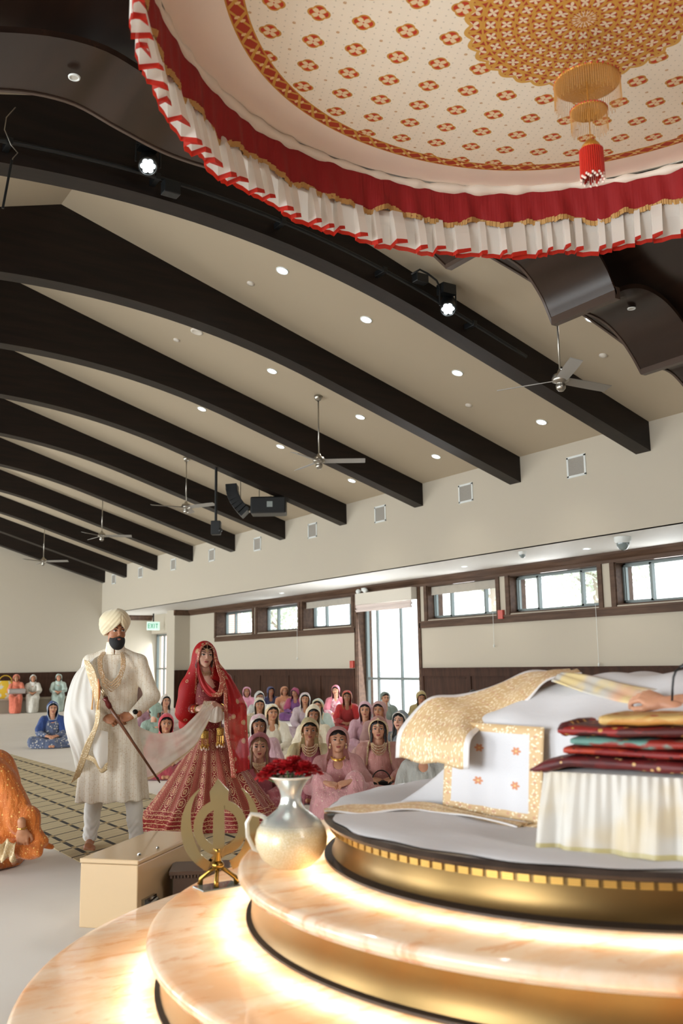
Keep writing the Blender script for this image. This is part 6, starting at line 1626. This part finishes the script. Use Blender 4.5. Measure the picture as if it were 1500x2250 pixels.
sitter(529, 1556, .70, 'woman in olive beige half hidden directly behind the bride', cl('olive_dress', '#9a8f70', '#8d8264'), cl('olive_veil', '#a89d7e', '#9a8f70'), 'brown', 'black', yaw=.2, seed=14, fine=False)
# third row and beyond
sitter(670, 1536, .74, 'woman in pale lilac sitting upright in the middle of the crowd', cl('lilac_dress', '#b8a3a9', '#ab959c'), cl('lilac_veil', '#c4b2b6', '#b8a5aa'), 'tan', 'black', yaw=.0, seed=15, fine=False, trim=silver_tr)
sitter(762, 1531, .74, 'woman wrapped in a bright red veil near the glass door', cl('scarlet_dress', '#9c1c1c', '#8c1616'), cl('scarlet_veil', '#bb1d1f', '#a81619'), 'brown', 'black', yaw=.0, seed=16, fine=False, trim=cl('dark_gold_edge', '#a8622c'), open_bot=-.4, bot_w=.05, veil_low=.1)
sitter(737, 1517, .78, 'woman in a pink floral suit just left of and behind the woman in bright red', cl('pinkfloral_dress', '#c06478', '#d9c6c6', dot='#e3d3cf', scale=14, dsize=.25), cl('coral_pink_veil', '#cc7884', '#c06c79'), 'light', 'black', yaw=-.2, seed=17, fine=False)
sitter(625, 1519, .72, 'woman with a peach hijab sitting by the dark panelling', cl('peachwhite_dress', '#cfae98', '#bd7a5f', dot='#e8dccd', scale=16), cl('peach_hijab', '#c98d68', '#bd7f5b'), 'tan', None, yaw=.1, seed=18, fine=False, open_bot=-.12, bot_w=.02)
sitter(595, 1519, .72, 'woman in dark blue by the dark panelling', cl('navy_dress', '#3c3d5e', '#313250'), cl('navy_veil', '#43456c', '#38395b'), 'brown', 'black', yaw=.3, seed=19, fine=False)
sitter(648, 1522, .70, 'woman in magenta bending her head, right of the peach hijab', cl('magenta_dress', '#6b3a6e', '#5c2f60'), cl('magenta_veil', '#9c3c5e', '#8a3152'), 'brown', 'black', yaw=-.5, pitch=.3, seed=20, fine=False)
sitter(542, 1520, .74, 'woman in plain candy pink at the far left of the panelled wall', cl('candy_dress', '#cb8599', '#be788c'), cl('candy_veil', '#d394a5', '#c68798'), 'brown', None, yaw=.0, seed=21, fine=False, open_bot=-.15, bot_w=.03)
sitter(570, 1532, .74, 'woman in a white edged veil behind the cream patterned veil', cl('greywhite_dress', '#a7a298', '#9a958b'), cl('white_edge_veil', '#c3c1ba', '#b5b3ac'), 'brown', 'black', yaw=.3, seed=22, fine=False)
sitter(846, 1534, .72, 'woman in grey green sitting in front of the glass door', cl('greygreen_dress', '#8f9a90', '#828e83'), cl('greygreen_veil', '#9aa69c', '#8d9a8f', alpha=.9), 'light', 'brown', yaw=.3, seed=23, fine=False)
sitter(925, 1532, .72, 'woman in mustard and blue looking down, right of the glass door', cl('mustard_dress', '#a3905a', '#96834e', dot='#5d84a6', scale=14), cl('mustard_veil', '#ad9b68', '#a08d5a'), 'tan', 'black', yaw=.2, pitch=.35, seed=24, fine=False)
sitter(963, 1551, .70, 'woman in a salmon pink hood peeking over the throne cloth', cl('salmon_dress', '#b9606a', '#aa545e'), cl('salmon_veil', '#cc7a80', '#be6c73'), 'tan', 'black', yaw=-.1, seed=25, fine=False, open_bot=-.14)
sitter(1040, 1524, .76, 'person with black hair seen from behind beyond the throne', cl('cream_suit', '#b8a890', '#ab9a82'), None, 'tan', 'black', yaw=PI*.9, seed=26, fine=False, loc=on_z(1040, 1526, .78))
# between the couple
sitter(365, 1590, .68, 'woman in a red dotted hood seen above the white cloth between the couple', cl('redhood_dress', '#a13a44', '#92313b'), cl('red_hood', '#c23a48', '#b3303e', dot='#e8a9a4', scale=30), 'tan', 'black', yaw=.1, seed=27, open_bot=-.16, bot_w=.03, fine=True)
sitter(344, 1562, .72, 'person in a sage green scarf with long black hair turned away, between the couple', cl('sage_dress', '#8c9a88', '#7f8e7b'), cl('sage_scarf', '#8fa293', '#829687'), 'light', 'black', yaw=2.0, seed=28, fine=False, hairlong=.25, open_bot=-.1)
sitter(364, 1540, .74, 'woman in a white veil behind the red dotted hood', cl('whiteveil_dress', '#b9aaa2', '#ab9c94'), cl('white_veil', '#d3ccc3', '#c7c0b6'), 'light', 'black', yaw=.3, seed=29, fine=False)
sitter(333, 1545, .74, 'person in dusty mauve leaning, just right of the man in the turban', cl('dustymauve_dress', '#8d6670', '#7f5963'), cl('dustymauve_veil', '#966f78', '#88626b'), 'brown', 'black', yaw=1.2, seed=30, fine=False)
# left side of the hall
sitter(116, 1556, .70, 'woman in royal blue shawl and grey patterned skirt sitting alone on the white carpet', cl('greyprint_dress', '#4a5672', '#5d6680', dot='#b8b4ac', scale=22, dsize=.3), cl('royal_blue_shawl', '#1f3f7d', '#18346c', dot='#3f5a8c', scale=14, dsize=.1), 'light', 'black', yaw=.1, seed=31, open_bot=-.2, bot_w=.05, trim=cl('greyblue_edge', '#8c97a8'), veil_low=.14)
for px_, py_, dr_, ve_, lb_, sk_ in ((36, 1490, cl('coral_dress', '#c9694d', '#ba5b41'), cl('coral_veil', '#cf7558', '#c0674b'), 'woman in coral orange on the back bench with a silver purse', 'tan'), (73, 1491, cl('ivory_dress', '#cfcabd', '#c2bcae'), cl('ivory_veil', '#d7d2c6', '#cac4b7'), 'woman in white on the back bench', 'tan'), (129, 1489, cl('seafoam_dress', '#a3b3a8', '#95a69b'), cl('seafoam_veil', '#b4c2b6', '#a7b6aa'), 'woman in pale sea green on the back bench holding something to her mouth', 'light')):
    hw = on_y(px_, py_, 32.05); sitter(0, 0, hw[2], lb_, dr_, ve_, sk_, None, pose='bench', fine=False, loc=hw, open_bot=-.12, bot_w=.03, veil_low=.1, seed=int(px_), group=None)
hw = on_y(35, 1519, 31.6)
MB().box((-.28, -.03, -.08), (.28, .06, .09)).build('purse', mat('silver_purse', '#b3aaa4', .3, .5), label='silver purse on the lap of the woman in coral orange', cat='purse', bevel=.03).location = tuple(hw-np.array((0, .12, 0)))
hw = on_y(10, 1530, 32.3)
t = empty('yellow_bag', (hw[0], 32.25, .47), -.2, 'yellow patterned bag standing on the back bench at the far left', 'bag')
MB().grid([[(.42*s*math.copysign(abs(cos(a))**.6, cos(a)), .18*s*math.copysign(abs(sin(a))**.6, sin(a)), z) for z, s in ((0, .75), (.05, 1), (.3, 1.02), (.5, .85), (.58, .5+.2*sin(a*3)))] for a in np.linspace(0, 2*PI, 33)[:-1]], close_u=True).build('bag_body', mat('yellow_bag_cloth', '#c9a324', .7, fn=lambda N: N.base(N.mix(N.noise(5, 2).ss(.52, .58), '#c9a324', '#b9b6a4'))), t, smooth=True)
MB().tube([(.2*cos(a), 0, .55+.2*sin(a)) for a in np.linspace(0, PI, 12)], .02, 6).build('bag_handle', mat('yellow_bag_handle', '#b08c1e', .7), t)
# black handbag on the floor by the grey shirt
hb = on_z(841, 1752, .0)
hb = on_z(838, 1738, .10)
t = empty('handbag', (hb[0], hb[1], 0), -.6, 'black leather handbag on the floor between the front row and the throne', 'handbag')
MB().grid([[(.16*s*cos(a), .09*s*sin(a), z) for z, s in ((0, .8), (.02, 1), (.12, .98), (.2, .7), (.215, .3), (.21, .0))] for a in np.linspace(0, 2*PI, 33)[:-1]], close_u=True).build('bag_body', mat('black_leather', '#14110f', .25), t, smooth=True)
MB().tube([(.1*cos(a), .0, .19+.12*sin(a)) for a in np.linspace(0, PI, 14)], .007, 6).build('bag_handle', mat('black_leather'), t, smooth=True)
# woman in orange at the left edge, seen from her side
org_d = cl('orange_dress', '#c46a1a', '#b35c12', dot='#e0b060', scale=26, dsize=.16, sparkle='#e8c078')
org_v = cl('orange_shawl', '#cf7620', '#bd6616', dot='#ecc27a', scale=22, dsize=.17)
hw = on_z(-62, 1668, .76)
t, B0, root = sitter(0, 0, .76, 'woman in orange dotted clothing at the left edge, seated with one hand on the floor', org_d, org_v, 'tan', 'black', yaw=.9, body_yaw=.95, loc=hw, seed=40, open_bot=-.25, veil_low=.03)
def O(px, py, D): return at_depth(px, py, D)
od = float((root+np.array((0, 0, 0))-np.array((0, 0, CH)))@_f)
iv = np.linalg.inv(B0)
def OL(px, py, d=0.0): return iv@(at_depth(px, py, 6.45)+FV*d-root)
add_sdf('lap_folds', [cap(OL(-40, 1790, .1), OL(60, 1800, .0), .17, .09), (cap(OL(40, 1800, .0), OL(96, 1848, -.02), .09, .05), .04), (cap(OL(-30, 1850, -.05), OL(88, 1866, -.1), .09, .04), .04), (cap(OL(-30, 1700, .15), OL(30, 1770, .05), .14, .09), .05), (cap(OL(80, 1852, .0), OL(112, 1862, .02), .03, .018), .02)], org_d, t, h=.009, fold=fold_field(.014, 42, 4), cut=lambda P: .004-P[2])
a_, h_ = get_hand(.45, .0042)
M_ = frame_from(OL(62, 1852, -.13)-OL(60, 1808, -.13), iv@(-FV*.8+RV*.1)); V_ = place(M_*1.05, a_, OL(61, 1815, -.12)); 
mesh_np('resting_hand', V_, h_, skin_m('tan'), t)
MB().tube([OL(61, 1812, -.12)+M_@np.array((.03*cos(a), .0, .03*sin(a))) for a in np.linspace(0, 2*PI, 17)[:-1]], .006, 6, closed=True).build('bangle', gold_j, t)
MB().grid([[OL(18+u*34, 1838+v*40+6*sin(u*9), -.17-.02*sin(u*12+v*5)) for v in np.linspace(0, 1, 8)] for u in np.linspace(0, 1, 14)]).build('gold_scarf_end', gtrim, t, smooth=True, solid=.006)
# reader behind the throne: one arm reaches over the book
hr_ = np.array((2.93, 2.17, 1.335)); hr_ = at_depth(1458, 1546, 3.30)
sh_ = np.array((3.30, 1.62, 1.42)); elb = hr_*.42+sh_*.58+np.array((.02, 0, -.06))
t = empty('person', (3.45, 1.55, .4), 0, 'person in white behind the throne at the right edge, hand resting on the covered book', 'person'); o3 = np.array((3.45, 1.55, .4))
hd3 = sh_+np.array((.14, -.12, .32))-o3
tip = at_depth(1396, 1522, 3.38)
bp = [cap((0, 0, .25), (0, 0, .95), .15, .15), cap(sh_-o3, elb-o3, .045, .038), cap(elb-o3, hr_-o3, .038, .028), cap((0, 0, .98), hd3+(0, 0, -.1), .055, .05), cap((-.1, .0, .2), (-.1, .35, .12), .08), cap((.1, .0, .2), (.1, .35, .12), .08)]
body_with_head('body', t, bp, hd3, rotm(0, 0, PI), [(.55, hr_-o3, frame_from(tip-hr_, -FV*.8+np.array((0, 0, .8))), False)], 'light', male=True, lip='nude')
wh_ = mat('white_shirt', '#e4e3e4', .8, sheen=.2)
add_sdf('white_shirt', [cone([.0, .3, .8, 1.02, 1.1], [.3, .24, .22, .2, .08], [.26, .2, .16, .13, .07]), (cap(sh_-o3, elb-o3, .09, .085), .04), (cap(elb-o3, hr_*.93+elb*.07-o3-(hr_-elb)*.22, .085, .058), .03), (cap(sh_-o3, (.0, 0, 1.0), .09), .04)], wh_, t, h=.012, fold=fold_field(.008, 40, 9))
hair_cap(hair_m('black'), t, hd3, rotm(0, 0, PI), .008)
# gooseneck microphone beside the book
m0 = at_depth(1476, 1522, 3.25); t = empty('microphone', tuple(m0), 0, 'thin black gooseneck microphone at the right edge above the throne', 'microphone')
pts = [at_depth(x, y, 3.25)-m0 for x, y in ((1476, 1540), (1477, 1510), (1479, 1488), (1484, 1475), (1494, 1467), (1506, 1462))]
MB().tube(pts, .004, 7).build('gooseneck', black_m, t, smooth=True)
MB().tube([pts[-2], pts[-1], pts[-1]+(pts[-1]-pts[-2])*1.2], [.006, .011, .01], 10).build('mic_capsule', black_m, t, smooth=True)
